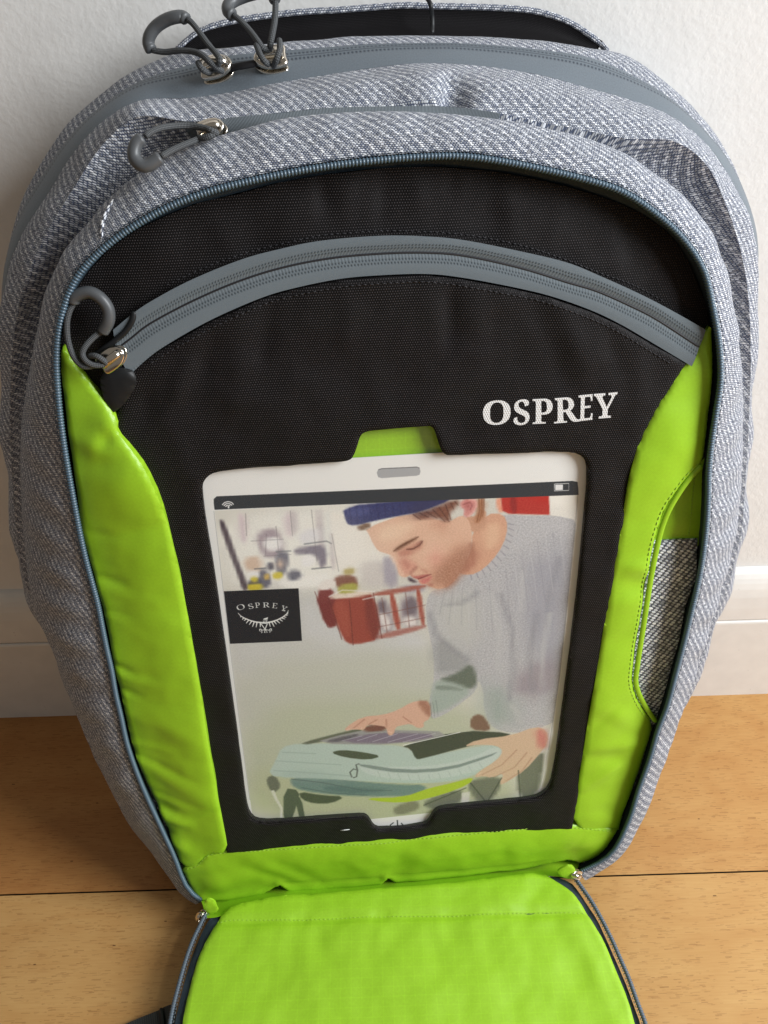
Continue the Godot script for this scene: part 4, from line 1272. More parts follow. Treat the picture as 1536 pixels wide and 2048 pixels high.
func pulls() -> void:
	body_mesh = slider_body()
	var up := Vector3(0, 0.62, 0.78)
	# two sliders of the main zip, mouth to mouth
	var a := slider("zip_slider", [-61.9, 462.4, 37], [-48, 464.5, 37], Vector3(-0.15, 0.55, 0.83), 1.28)
	loop(a, [[-61.9, 462.6, 48, -58.7, 465.8, 52, -60.2, 468.3, 49, -61.9, 470.1, 46, -64.5, 473.3, 44, -67.5, 477.3, 41, -69.8, 479.9, 39, -71.6, 481, 38], [-87.5, 470.6, 36, -82, 469.7, 38, -75.8, 470, 41, -70.3, 469.5, 44, -66, 468.1, 48, -62.8, 465.5, 51, -59.8, 462.9, 50, -58.9, 462.1, 46], [-68, 465.7, 47, -66.6, 463.6, 51, -64.6, 462.1, 50, -63, 462.5, 46]], [-87.6, 470.3, 36, -88.7, 472.8, 35, -87.8, 475.7, 35, -84.7, 478.8, 35, -80.1, 481, 36, -75.8, 481.9, 37, -73, 481.8, 37, -71.6, 480.7, 38])
	var b := slider("zip_slider", [-39, 464.9, 37], [-52.3, 463.2, 37], Vector3(0.02, 0.58, 0.81), 1.28)
	loop(b, [[-44.2, 471.2, 45, -42.7, 467.6, 50, -40.9, 464.8, 51, -39.6, 464, 48], [-52.8, 481.8, 38, -49.7, 479.5, 40, -46.3, 475.9, 42, -43.7, 472.6, 45, -41.5, 469.7, 46, -38.9, 468.9, 44], [-35.2, 486, 39, -35.5, 482.5, 41, -36.1, 478.7, 43, -37.2, 474.8, 45, -38.3, 471.3, 46, -38.9, 468.9, 44], [-34.8, 472.5, 45, -34.6, 469.4, 49, -36.2, 465.6, 51, -38.1, 462.8, 47]], [-52.8, 481.6, 38, -54.8, 483.3, 36, -54.5, 485.5, 34, -51.9, 487.2, 32, -46.7, 488.8, 31, -41, 489.6, 32, -36.7, 488.6, 36, -35.2, 486.3, 39])
	part("zip_opening", tube(curve(p3([-56.7, 462.8, 38.6, -53.3, 463.4, 39.6, -49.9, 463.8, 39.8, -46.6, 464.2, 39.6, -43.7, 464.5, 38.6]), 1.0), 1.5, 8, 0.0, 0.3, 0.5), m["black_thread"], bag)
	# slider of the front compartment, deep in the fold
	var c := slider("zip_slider", [-63.1, 441.5, 70], [-51.8, 443.9, 70], Vector3(-0.25, 0.45, 0.85), 1.1)
	loop(c, [[-59.7, 441.4, 80, -61.6, 442.7, 82, -64.7, 443.7, 80, -70.2, 444.5, 78, -75.5, 444.8, 80, -80.2, 444.6, 84, -83.6, 443.6, 87, -85.7, 442.2, 89], [-67.5, 440.3, 80, -64.5, 440.4, 82, -61.8, 441.3, 82, -60.5, 442.3, 78], [-80.4, 435.4, 92, -76.4, 437.2, 88, -71.7, 438.7, 84, -67.1, 440, 80]], [-86.5, 441.9, 89, -88.8, 440.3, 90, -90.1, 437.7, 91, -90, 435.1, 92, -88, 433, 93, -85.1, 432.9, 93, -80.4, 435.4, 92])
	# slider of the pocket zip, half inside its rubber garage
	var d := slider("zip_slider", [-112.5, 359.5, 92.5], [-103, 365.7, 91], Vector3(-0.05, 0.15, 1), 1.15)
	loop(d, [[-123.6, 382.9, 93, -125.7, 379.9, 94, -127.3, 375.4, 95, -128, 368.7, 96, -126.9, 362.4, 97, -123.7, 358.5, 98, -119.2, 358.5, 98, -115.7, 359.8, 98], [-114.4, 371.3, 94, -117.7, 369.5, 95, -121.2, 366.5, 97, -122.8, 363.6, 98, -121.7, 360.9, 99, -118.9, 359, 99, -115.5, 358.7, 98, -113.9, 359.8, 97], [-120.7, 362.3, 97, -117.3, 362.7, 99, -114.9, 360.9, 99, -113.8, 358, 97]], [-123.5, 383.1, 93, -122.3, 385.6, 93.5, -118.7, 387.1, 94, -115.1, 387.1, 94.5, -111.7, 384.6, 95, -109.9, 380.5, 95, -110.7, 375.7, 95, -114.2, 371, 94])
	# sliders at the two ends of the opened zip, each with a lime tab
	for e in [[[-124.7, 6.3, 98], [-117.9, 20.5, 98], Vector3(-0.6, 0.3, 0.75), [-120.7, 23.2, -117.3, 23.7, -114.7, 21, -113.9, 15.3, -113.3, 12.9, -115.8, 9.9, -119.5, 9.9, -121.4, 13.4]], [[106, 18.1, 99], [96.3, 23, 99], Vector3(0.5, 0.3, 0.8), [93.9, 22.4, 97.3, 26.5, 102.1, 28.7, 106.3, 22.7, 106.1, 17.2, 102.5, 14.8, 98, 16.8]]]:
		var s := slider("zip_slider", e[0], e[1], e[2], 0.8)
		hang(s, "pull_tab", panel(pv(e[3]), [], 100.0, [], 1.5, 0.8, 1.0, 0.9, 31, 1), m["lime_ripstop"])


# ---------------------------------------------------------------- printed insert card

const DOTS := 5.0     # texture pixels per millimetre of card
var sheet: Image


func fill(mask: Image, pts: PackedVector2Array, c: Color) -> void:
	var lo := 1e9
	var hi := -1e9
	for p in pts:
		lo = minf(lo, p.y)
		hi = maxf(hi, p.y)
	var n := pts.size()
	for y in range(maxi(0, int(lo)), mini(mask.get_height() - 1, int(hi) + 1) + 1):
		var cy := y + 0.5
		var xs := []
		var a := pts[n - 1]
		for b in pts:
			if (a.y <= cy) != (b.y <= cy):
				xs.append(a.x + (cy - a.y) / (b.y - a.y) * (b.x - a.x))
			a = b
		xs.sort()
		for k in xs.size() / 2:
			var x0 := int(round(xs[2 * k]))
			var x1 := int(round(xs[2 * k + 1]))
			if x1 > x0:
				mask.fill_rect(Rect2i(x0, y, x1 - x0, 1), c)


# Ink one or more shapes (card millimetres) with an edge softened over soft mm.
func ink(c: Color, soft: float, shapes: Array, cover := 1.0, noise := 0.0) -> void:
	var box := Rect2(shapes[0][0], Vector2.ZERO)
	for s in shapes:
		for p in s:
			box = box.expand(p)
	box = box.grow(soft * 3.5 + 0.5)
	var bw := maxi(4, int(box.size.x * DOTS))
	var bh := maxi(4, int(box.size.y * DOTS))
	var q := minf(1.0, 0.75 / maxf(soft * DOTS, 0.1))    # scale of the mask
	var mw := maxi(3, int(bw * q))
	var mh := maxi(3, int(bh * q))
	var clear := Color(c, 0.0)
	var mask := Image.create_empty(mw * 4, mh * 4, false, Image.FORMAT_RGBA8)
	mask.fill(clear)
	var k := Vector2(mw * 4, mh * 4) / box.size
	for s in shapes:
		var pts := PackedVector2Array()
		for p in s:
			pts.append((p - box.position) * k)
		fill(mask, pts, Color(c, cover))
	mask.resize(mw * 2, mh * 2, Image.INTERPOLATE_BILINEAR)
	mask.resize(mw, mh, Image.INTERPOLATE_BILINEAR)
	if mw != bw or mh != bh:
		mask.resize((mw + bw) / 2, (mh + bh) / 2, Image.INTERPOLATE_BILINEAR)
		mask.resize(bw, bh, Image.INTERPOLATE_BILINEAR)
	if noise > 0.0:
		var f := FastNoiseLite.new()
		f.seed = 3
		f.frequency = 0.16
		f.fractal_octaves = 4
		for y in bh:
			for x in bw:
				var o := mask.get_pixel(x, y)
				if o.a > 0.01:
					var d := f.get_noise_2d(x, y) * noise
					mask.set_pixel(x, y, Color(o.r + d, o.g + d, o.b + d, o.a))
	sheet.blend_rect(mask, Rect2i(0, 0, bw, bh), Vector2i(int(box.position.x * DOTS), int(box.position.y * DOTS)))


func line(pts: PackedVector2Array, w0: float, w1: float) -> PackedVector2Array:
	var a := PackedVector2Array()
	var b := PackedVector2Array()
	var n := pts.size()
	for i in n:
		var t := (pts[mini(n - 1, i + 1)] - pts[maxi(0, i - 1)]).normalized().orthogonal()
		var w := lerpf(w0, w1, float(i) / (n - 1)) / 2.0
		a.append(pts[i] + t * w)
		b.append(pts[i] - t * w)
	b.reverse()
	a.append_array(b)
	return a


func sm(a: Array, times := 2) -> PackedVector2Array:
	return chaikin(pv(a), times)


func word(text: String, from: Vector2, to: Vector2, high: float, fonts: Array, c: Color) -> void:
	var g := glyph(text, fonts, false)
	var box: Rect2 = g[1]
	var ax := (to - from) / box.size.x
	var ay := (to - from).normalized().orthogonal() * high / box.size.y
	var tri := []
	for i in g[0].size() / 3:
		var t := PackedVector2Array()
		for j in 3:
			var p: Vector2 = g[0][3 * i + j] - box.position
			t.append(from + ax * p.x + ay * p.y)
		tri.append(t)
	ink(c, 0.0, tri)


func insert_card() -> void:
	var w := 202.0
	var h := 266.1
	sheet = Image.create_empty(int(w * DOTS), int(h * DOTS), false, Image.FORMAT_RGBA8)
	sheet.fill(Color8(232, 231, 226))
	# the photograph on the screen: blurred street behind
	ink(Color8(216, 213, 202), 0, [pv([15.7, 22.8, 189, 25.7, 191.6, 44.1, 186.4, 157.4, 180.4, 230.3, 111.8, 242.1, 9.7, 233.8, 13.5, 106.5])])
	ink(Color8(238, 236, 226), 5, [sm([16.8, 22.9, 117.1, 23.3, 116.7, 55.8, 78.6, 67.7, 40.9, 67.7, 14.5, 68.6], 1)])
	ink(Color8(238, 233, 222), 3, [sm([59.3, 25.9, 85.6, 26.5, 91.8, 53.9, 84, 60.7, 69, 61], 1)])
	ink(Color8(204, 204, 199), 6, [sm([14.5, 68.6, 55.8, 68.9, 116.3, 99.1, 115.9, 143.5, 11.1, 137.1], 1)])
	ink(Color8(210, 210, 208), 4, [sm([53.1, 71.7, 66.7, 94.8, 116.3, 102.4, 114.8, 115.5, 50.2, 106.5], 1)])
	ink(Color8(198, 199, 186), 8, [sm([12.9, 111.5, 116.2, 109, 129.7, 144.8, 115.6, 174.9, 8.7, 168], 1)])
	ink(Color8(190, 194, 170), 9, [sm([11.8, 142.5, 115.9, 138.1, 158.6, 173.5, 145.7, 250.4, 6.6, 234.5], 1)])
	ink(Color8(188, 192, 158), 8, [sm([10.6, 187.5, 86.6, 185.5, 175.1, 215, 161.3, 252.2, 8.1, 234.7], 1)])
	ink(Color8(243, 241, 234), 1.6, [sm([41.4, 62.5, 66.4, 61, 71.7, 67.2, 55.7, 70.1, 44.5, 68.8], 1)])
	# clutter on the quay
	ink(Color8(214, 196, 200), 1.6, [sm([27.2, 25, 30.5, 24.9, 30.2, 40.5, 26.4, 41.6], 1), sm([48.5, 26.5, 52.7, 26.2, 52.1, 39.3, 48.4, 40.5], 1)])
	ink(Color8(196, 186, 186), 1.4, [sm([51.6, 25.4, 54.8, 25.3, 54.4, 38.1, 51.2, 38.4], 1), sm([63.5, 25.7, 66.7, 25.7, 67, 53.4, 63.2, 54.6], 1), sm([68.6, 39.2, 70.4, 38.6, 71.5, 59.7, 69.2, 60.4], 1)])
	ink(Color8(215, 220, 216), 1.4, [sm([67.6, 26.6, 69.4, 26.4, 68.8, 53.6, 67, 53.4], 1)])
	ink(Color8(150, 132, 142), 1.6, [sm([34, 36.6, 44.2, 33.1, 47.6, 43.3, 46.2, 50.3, 37.8, 51.1, 35.1, 45.2], 1)])
	ink(Color8(98, 90, 108), 1.2, [sm([51.2, 46.7, 57.7, 45.5, 65.1, 44.9, 67.3, 48.4, 66.7, 57.1, 63.6, 59, 62.4, 51.6, 57.3, 50, 52, 49.6], 1)])
	ink(Color8(82, 82, 98), 1.2, [sm([42.6, 47.5, 48.9, 47.7, 48.7, 53.4, 45.2, 62, 41.7, 58.8], 1), sm([32.8, 56.6, 37.2, 56.7, 39.4, 64.6, 36, 68.5, 31.4, 66.9], 1), sm([47.5, 58.4, 53.7, 58.6, 54, 63.5, 47.6, 65.2], 1)])
	ink(Color8(62, 60, 74), 1, [sm([26.9, 63.6, 33.1, 61.1, 34.5, 68.4, 27.8, 68.5], 1), sm([37.5, 53.7, 41.1, 52.9, 41.4, 57.3, 37.8, 58.2], 1)])
	ink(Color8(208, 176, 150), 1.6, [sm([26.6, 50.3, 34.4, 48.3, 35.9, 55.7, 31.3, 58.9, 27.2, 56.2], 1), sm([42.3, 53, 46.1, 51.8, 45.7, 56.2, 42.4, 57.4], 1)])
	ink(Color8(240, 238, 236), 1.2, [sm([37, 39.9, 45.7, 38.6, 46.7, 45.2, 41.6, 47.4, 37.7, 45.6], 1), sm([54.3, 51, 60.6, 49.7, 62.1, 55.7, 55.2, 57.8], 1), sm([28.3, 57.4, 33.5, 57.3, 33.5, 61.7, 28.5, 61.9], 1)])
	ink(Color8(222, 220, 222), 1.6, [sm([53.5, 38, 64.6, 34.6, 65.2, 43.2, 55.3, 45.3], 1)])
	ink(Color8(206, 186, 40), 0.9, [sm([26.9, 64.8, 34.4, 64.8, 34.5, 69, 26.5, 68.7], 1), sm([39.7, 59.5, 45, 58.8, 44.6, 62.9, 40.1, 63.1], 1), sm([29.1, 60.8, 32.8, 61.1, 32.2, 64, 29.3, 63.8], 1)])
	ink(Color8(200, 160, 70), 0.9, [sm([35.7, 59.8, 38.7, 59.4, 38.3, 63, 35.6, 63.1], 1)])
	ink(Color8(74, 62, 70), 0.8, [sm([18, 28.4, 20, 27.5, 21.9, 35.6, 24.2, 50.1, 27.1, 63.6, 27, 68.4, 24.7, 68.8, 22.9, 57.3, 20, 42.6], 1)])
	# planters, railing and tables
	ink(Color8(212, 206, 200), 2.2, [sm([81.7, 56, 98, 55.8, 97.7, 72.3, 83.4, 72.4], 1)])
	ink(Color8(172, 166, 176), 1.6, [sm([93.8, 53.7, 100.2, 54.5, 102, 72.7, 94.9, 72.8], 1), sm([102, 72.7, 115.3, 70.7, 115.2, 76.8, 102.4, 76.7], 1)])
	ink(Color8(168, 158, 162), 1.6, [sm([89.5, 79.4, 96.2, 78.4, 99.5, 98.5, 92, 101.9], 1), sm([101, 80.3, 110.1, 75.8, 112.4, 97.1, 103.2, 98], 1)])
	ink(Color8(116, 104, 112), 1.3, [sm([103.6, 82.1, 109.6, 77.9, 111.5, 89, 104.8, 93.3], 1), sm([90.7, 81, 94.4, 79.8, 95.6, 87.7, 92, 89], 1)])
	ink(Color8(232, 224, 220), 1.2, [sm([90.5, 87.3, 95.6, 89.3, 97.4, 97.5, 93.1, 99.6], 1), sm([103.3, 91.5, 108.6, 90.4, 111.1, 97, 104.7, 98.1], 1)])
	ink(Color8(118, 44, 42), 0.7, [sm([59.4, 71, 70.4, 70.1, 71, 93.6, 63.8, 95.6], 1)])
	ink(Color8(126, 76, 60), 0.9, [sm([68.2, 64.2, 80.4, 62.8, 81.7, 71.9, 71.8, 72], 1)])
	ink(Color8(236, 228, 220), 0.9, [sm([60.5, 70.2, 64.4, 65.4, 70.2, 65.2, 70.9, 70.1, 64.4, 72.1], 1)])
	ink(Color8(178, 160, 92), 1.1, [sm([74.3, 59.9, 80.3, 58.9, 80.4, 62.8, 74.5, 63.8], 1)])
	ink(Color8(152, 64, 50), 0.7, [sm([66.2, 75.9, 83.3, 75.1, 88.9, 74.7, 92.2, 104.2, 77, 107.2, 71.7, 103.1], 1)])
	ink(Color8(120, 48, 42), 1.6, [sm([83.2, 77.3, 89.1, 76.2, 91.9, 103.9, 86.1, 105], 1)], 0.8, 0)
	ink(Color8(170, 80, 62), 1.4, [sm([67.8, 79.1, 75.5, 78.5, 76.7, 102.2, 72.3, 101.2], 1)], 0.7, 0)
	ink(Color8(232, 216, 198), 0.9, [sm([66.5, 75.6, 73.3, 71.6, 88.9, 74.1, 89.6, 75.7, 78.1, 77.5, 67.9, 77.3], 1)])
	ink(Color8(170, 166, 72), 1, [sm([70.8, 71.4, 73.5, 68.5, 81.1, 68.2, 81.1, 73.4, 75.7, 74.5, 71.6, 74.2], 1)])
	ink(Color8(166, 96, 82), 0.8, [sm([88.1, 74.9, 115.6, 71.6, 115.5, 74.4, 89.6, 77.8], 1)])
	ink(Color8(166, 78, 62), 0.7, [sm([96.5, 76.2, 99.1, 75.5, 102.4, 98.6, 99.4, 99.6], 1), sm([110.1, 74.5, 112.5, 74.1, 115, 97.4, 112.6, 97.8], 1)])
	ink(Color8(172, 114, 104), 0.8, [sm([88.6, 101.3, 115.3, 96.4, 115.2, 99.3, 91.9, 104.8], 1)])
	ink(Color8(70, 60, 66), 0.2, [line(pv([30.7, 25.2, 29.8, 37.6]), 0.35, 0.35), line(pv([39.3, 37, 37.5, 49.7]), 0.35, 0.35), line(pv([44.2, 33.1, 44.1, 47.3]), 0.35, 0.35), line(pv([51.7, 25.4, 51.6, 39.3]), 0.35, 0.35), line(pv([61.7, 25.6, 62.2, 54.5]), 0.35, 0.35), line(pv([70.4, 39.3, 72.4, 61.2]), 0.35, 0.35), line(pv([31.4, 40.6, 47.2, 40.7]), 0.35, 0.35), line(pv([36.5, 49.6, 50, 49.5]), 0.35, 0.35)], 0.5)
	ink(Color8(60, 66, 74), 0.25, [line(pv([56.6, 44.2, 67.7, 43.3, 70, 45]), 0.8, 0.6), line(pv([42.8, 47.5, 50.2, 47.5]), 0.8, 0.6), line(pv([59.1, 58.7, 69.1, 58.3]), 0.8, 0.6), line(pv([31.3, 56.5, 37.3, 56.4]), 0.8, 0.6)], 0.7)
	ink(Color8(235, 232, 228), 0.3, [line(pv([66.2, 75.9, 73.3, 72.2, 89.7, 74.4]), 0.8, 0.8), line(pv([83.1, 78.8, 90.9, 77.3]), 0.8, 0.8)], 0.7)
	ink(Color8(96, 40, 34), 0.25, [line(pv([71.4, 103.1, 66.2, 75.9]), 0.5, 0.4), line(pv([77, 107.2, 76.7, 78.3]), 0.5, 0.4), line(pv([92.2, 104.2, 88.9, 75]), 0.5, 0.4), line(pv([64.8, 94.7, 59.6, 71.7]), 0.5, 0.4)], 0.7)
	ink(Color8(110, 66, 58), 0.3, [line(pv([88.8, 96.7, 115.1, 92.5]), 0.5, 0.5), line(pv([90.4, 88.9, 115.2, 84.6]), 0.5, 0.5), line(pv([105, 76, 106.6, 98.3]), 0.5, 0.5), line(pv([92.9, 78.1, 94.9, 100.5]), 0.5, 0.5)], 0.6)
	# red doors behind the shoulder
	ink(Color8(238, 160, 128), 0.9, [sm([149.1, 25.6, 152.2, 25.2, 153.5, 33.6, 150.8, 33.7], 1)])
	ink(Color8(184, 44, 36), 0.5, [pv([151.7, 25.2, 174.9, 25.8, 176.1, 36.7, 155.8, 34.6, 152.7, 32.7])])
	ink(Color8(140, 30, 30), 0.8, [sm([156.1, 25.5, 159.3, 25.5, 159.9, 34.7, 157.2, 34.5], 1)], 0.8, 0)
	ink(Color8(236, 232, 222), 0.5, [pv([175.2, 25.8, 188.7, 25.9, 189.3, 42.5, 176.1, 36.7])])
	# sweater
	ink(Color8(190, 189, 191), 0.3, [sm([133.2, 67.6, 143.4, 65.3, 152, 55.6, 155.6, 44.3, 153.9, 36.7, 150.9, 35.7, 156.2, 34.7, 166.2, 36.5, 178.6, 36.9, 191.4, 41.2, 190.6, 63, 189.8, 105.4, 189.1, 145, 187.3, 170.6, 184.5, 171.9, 178.8, 174.6, 170.3, 177.5, 157.2, 175.3, 149.8, 168.8, 146.4, 155.4, 146.4, 144.5, 142.9, 135.3, 142.8, 143.1, 135.4, 150.7, 124.2, 159.9, 116.8, 162.2, 116.2, 148.9, 117.8, 141.9, 119.3, 131.4, 119.1, 115.9, 116.9, 104.1, 115.3, 92.6, 115.4, 83.1, 117.6, 76.4, 124.2, 75.2, 130.6, 70.4], 1)], 1, 0.1)
	ink(Color8(160, 160, 166), 1, [sm([116.5, 83.1, 130.7, 71.9, 154.6, 58.8, 188.9, 41, 189.9, 89.2, 187.3, 170.6, 158.6, 174.5, 145.1, 146.2, 137.8, 124.4, 118.9, 109.2], 1)], 0.16, 0.5)
	ink(Color8(196, 196, 190), 7, [sm([119.1, 80.2, 137.1, 75.5, 145.1, 85.5, 141.8, 117.9, 126.9, 109.9, 119, 96.1], 1)], 0.8, 0)
	ink(Color8(158, 158, 168), 7, [sm([166.1, 59.6, 190, 55.6, 189.9, 89.2, 186.7, 139.4, 170.2, 117.1, 161.9, 80.6], 1)], 0.75, 0)
	ink(Color8(146, 134, 142), 5, [sm([166.7, 130.5, 186.9, 122, 186, 150.1, 170.5, 152.3, 160.4, 144.1], 1)], 0.7, 0)
	ink(Color8(150, 166, 156), 6, [sm([144.8, 135.5, 160.5, 147.7, 164.3, 172.2, 151.3, 170.9, 145.2, 153.5], 1)], 0.7, 0)
	ink(Color8(150, 152, 152), 3, [sm([118.2, 107.5, 124.2, 106.3, 137.8, 122.7, 140.6, 128.1, 129.7, 129.7, 119.4, 131.4], 1)], 0.75, 0)
	ink(Color8(140, 140, 146), 1.6, [line(pv([117.1, 89.5, 120.2, 104.4, 129.6, 115.2, 138.1, 123.1]), 2.6, 2), line(pv([152.7, 79.9, 160.2, 102.9, 162, 130.1, 160.7, 153.2]), 2.6, 2), line(pv([173.1, 94.2, 170.4, 120.5, 173.5, 148.9]), 2.6, 2), line(pv([182.7, 60.9, 178.9, 82, 179, 104.5]), 2.6, 2), line(pv([142.3, 79, 134.6, 84.7, 124.2, 85.4]), 2.6, 2)], 0.55)
	ink(Color8(200, 200, 198), 1.6, [line(pv([120.3, 91.4, 126.9, 106.6, 136.4, 117.5]), 3, 2), line(pv([147.5, 79.5, 153.6, 105.6, 154.4, 132.9]), 3, 2), line(pv([163.9, 68.5, 165.1, 93.6]), 3, 2), line(pv([179.7, 94.8, 177.2, 121.1, 178.6, 145.8]), 3, 2), line(pv([162.2, 155.1, 168.6, 170.7]), 3, 2)], 0.5)
	ink(Color8(100, 110, 97), 1.3, [sm([138.1, 124.8, 141.4, 129.2, 142.7, 140.6, 136.7, 142.9, 131.1, 138.5, 120.1, 134.6, 129.7, 131.3, 135.1, 128], 1)])
	ink(Color8(160, 176, 164), 1.5, [sm([119.4, 133.2, 129.7, 136.7, 140.8, 143.1, 129.8, 153.8, 117.8, 159.3, 116.9, 149], 1)], 0.8, 0)
	ink(Color8(120, 132, 120), 0.8, [sm([120.1, 137.8, 129.7, 139.4, 136.7, 143.6, 129.7, 142.1, 120, 141.2], 1)], 0.7, 0)
	ink(Color8(190, 188, 190), 0.6, [sm([155.1, 36, 159.1, 37.1, 159.2, 47.4, 155.1, 59.4, 145.2, 69.7, 137.3, 72.5, 133.2, 68.5, 142.1, 65.8, 152, 56.2, 155.6, 44.3], 1)])
	ink(Color8(140, 138, 146), 0.25, [line(pv([155.5, 40, 158.7, 41.1]), 0.5, 0.5), line(pv([155.8, 42.5, 158.9, 44.2]), 0.5, 0.5), line(pv([155.7, 45.7, 158.5, 47.6]), 0.5, 0.5), line(pv([154.8, 48.8, 157.9, 51.1]), 0.5, 0.5), line(pv([153.9, 52.2, 157, 54.8]), 0.5, 0.5), line(pv([152.5, 55.3, 155.4, 58.5]), 0.5, 0.5), line(pv([150.5, 58.1, 153.4, 61.6]), 0.5, 0.5), line(pv([148.3, 60.9, 151, 64.4]), 0.5, 0.5), line(pv([145.9, 63.1, 148.2, 66.9]), 0.5, 0.5), line(pv([143.3, 65, 145.2, 69.1]), 0.5, 0.5), line(pv([140.6, 66.3, 141.9, 70.7]), 0.5, 0.5), line(pv([137.8, 67.6, 138.6, 71.6]), 0.5, 0.5)], 0.8)
	# neck and head
	ink(Color8(216, 164, 134), 0.3, [sm([137.9, 44.4, 145.1, 33.6, 153.3, 34.2, 155.8, 41.4, 153.9, 51.6, 148.3, 61.2, 140.8, 67.9, 134, 67.9, 131.6, 65.6, 136.6, 57.4, 138.5, 50.5], 1)])
	ink(Color8(206, 156, 126), 0.5, [sm([134.1, 34.3, 140.4, 34.8, 144.7, 30.1, 145.6, 40.2, 140, 44.2, 136.1, 41.7], 1)])
	ink(Color8(180, 118, 96), 2, [sm([132.7, 66.3, 136.9, 58.9, 139, 51.7, 141.9, 54.8, 140.7, 62.1, 135.7, 67.5], 1)], 0.9, 0)
	ink(Color8(232, 190, 156), 2, [sm([144.1, 40.5, 151.4, 38.3, 153, 46.9, 148.2, 55.3, 144.3, 52.1], 1)], 0.8, 0)
	ink(Color8(228, 184, 156), 0.3, [sm([86.4, 37.6, 107.2, 30.5, 117.2, 33.8, 126.6, 37.3, 132.9, 33.5, 136, 35.9, 138, 41.1, 138.2, 51.4, 136.3, 58.1, 132.5, 67, 129.3, 72.2, 125.3, 75.4, 121.4, 75.6, 118.1, 74.4, 115.8, 72.3, 112.9, 72.4, 112.2, 71, 111.3, 69, 109, 67.9, 107.4, 65.8, 106.4, 67.1, 104.1, 67.2, 102, 65.6, 100.8, 58.3, 99, 54, 95.9, 52.5, 92.2, 50.9, 89.8, 46.3, 88.1, 41], 1)])
	ink(Color8(206, 152, 124), 4, [sm([116.9, 62.7, 126, 52.7, 137.8, 46.2, 136.6, 58.1, 131.9, 67.7, 125.3, 75.4, 119.4, 74.7, 115.5, 71.9], 1)], 0.7, 0)
	ink(Color8(184, 126, 98), 3.5, [sm([123.4, 63.2, 129.8, 57.6, 137.5, 52.1, 135.7, 58.8, 131.5, 67.7, 126, 74.7, 121.4, 74.7], 1)], 0.6, 0)
	ink(Color8(238, 200, 172), 4, [sm([112.5, 49.5, 123.4, 46.6, 126, 50.5, 122.1, 57.7, 115, 59.5, 112.4, 56.2], 1)], 0.8, 0)
	ink(Color8(236, 196, 166), 4, [sm([89.9, 42.6, 104.6, 36.4, 107, 41, 100.5, 46.3, 94, 50.3], 1)], 0.7, 0)
	ink(Color8(214, 146, 128), 1.6, [sm([100.3, 55.3, 106.7, 55.8, 111.1, 59.1, 111.7, 62.2, 108.4, 63.5, 106.4, 66.5, 103.2, 66.2, 102, 62.2], 1)], 0.6, 0)
	ink(Color8(196, 128, 110), 1.6, [sm([101.6, 52.4, 106.1, 51.2, 109.9, 52.3, 106.7, 55.8, 102.8, 55.5], 1)], 0.6, 0)
	ink(Color8(160, 96, 82), 0.9, [sm([106.7, 66, 108.6, 63.1, 111.2, 60.4, 111.7, 61.8, 109.7, 63.5, 108.1, 65.8], 1)], 0.8, 0)
	ink(Color8(126, 84, 62), 0.7, [sm([99.2, 51.1, 104.3, 47.2, 112.1, 43.7, 111.7, 45.1, 105.9, 48.7, 100.7, 52], 1)])
	ink(Color8(120, 72, 60), 0.7, [sm([105.8, 50.7, 109.3, 50.3, 113.2, 46.4, 114.2, 46.4, 112.9, 49.5, 109.3, 51.5, 106.5, 51.4], 1)])
	ink(Color8(226, 178, 150), 0.6, [sm([105.5, 49.2, 109.4, 48.8, 112.6, 46.7, 110.6, 49.3, 106.8, 50.2], 1)])
	ink(Color8(184, 100, 92), 0.6, [sm([107.5, 65.8, 109.7, 67, 114.2, 66.3, 118.3, 66, 114.2, 68.3, 111.9, 68.9, 109, 67.7], 1)])
	ink(Color8(208, 122, 112), 0.8, [sm([111.9, 69.1, 114.9, 68.4, 118.8, 66.7, 117.7, 70.3, 114.5, 72.1, 112.5, 71], 1)])
	ink(Color8(242, 208, 178), 3, [sm([91.3, 39.1, 103.4, 34.6, 112.1, 37, 107, 42.4, 97.4, 46.1, 93, 44.3], 1)], 0.8, 0)
	ink(Color8(202, 146, 120), 3, [sm([115.9, 33, 125.9, 36.9, 127.9, 43.3, 122.8, 42.1, 118.4, 37.5], 1)], 0.65, 0)
	ink(Color8(186, 120, 100), 1.6, [sm([100.3, 52.6, 106.8, 49.2, 114.6, 45.8, 113.5, 51.8, 107.4, 53.7, 102.9, 54.3], 1)], 0.6, 0)
	ink(Color8(242, 202, 176), 1, [sm([96.9, 53.1, 99.8, 53.9, 102.7, 61.5, 105.1, 66.5, 102.9, 66.5, 100.9, 59.7], 1)], 0.9, 0)
	ink(Color8(188, 118, 102), 1.2, [sm([103.1, 55.5, 106.9, 58.8, 107.9, 62.7, 105.6, 61.5], 1)], 0.7, 0)
	ink(Color8(224, 150, 132), 4, [sm([114.4, 53.4, 124, 50.4, 125.3, 60.3, 118.2, 62.8], 1)], 0.6, 0)
	ink(Color8(186, 120, 102), 1, [sm([111.8, 62, 115.8, 63.3, 117.1, 66.1, 114.5, 64.9], 1)], 0.6, 0)
	ink(Color8(176, 108, 90), 1.2, [sm([115.5, 72.2, 119.2, 71.2, 119.5, 73.4, 117, 74.2], 1)], 0.8, 0)
	ink(Color8(222, 168, 140), 1.6, [sm([119.8, 72.8, 124.4, 72.3, 123.9, 74.4, 120.3, 74.8], 1)], 0.8, 0)
	ink(Color8(160, 102, 80), 1.8, [line(pv([138, 49.2, 137.2, 55.1, 135.1, 61.8, 131.9, 67.7, 128.6, 72.1, 125.1, 75.1]), 3.5, 3)], 0.6)
	ink(Color8(150, 102, 80), 3, [sm([118.2, 66.6, 126, 57.3, 136.8, 49.1, 135.7, 58.8, 131.5, 67.7, 125.3, 75, 119.4, 74.2], 1)], 0.35, 0.22)
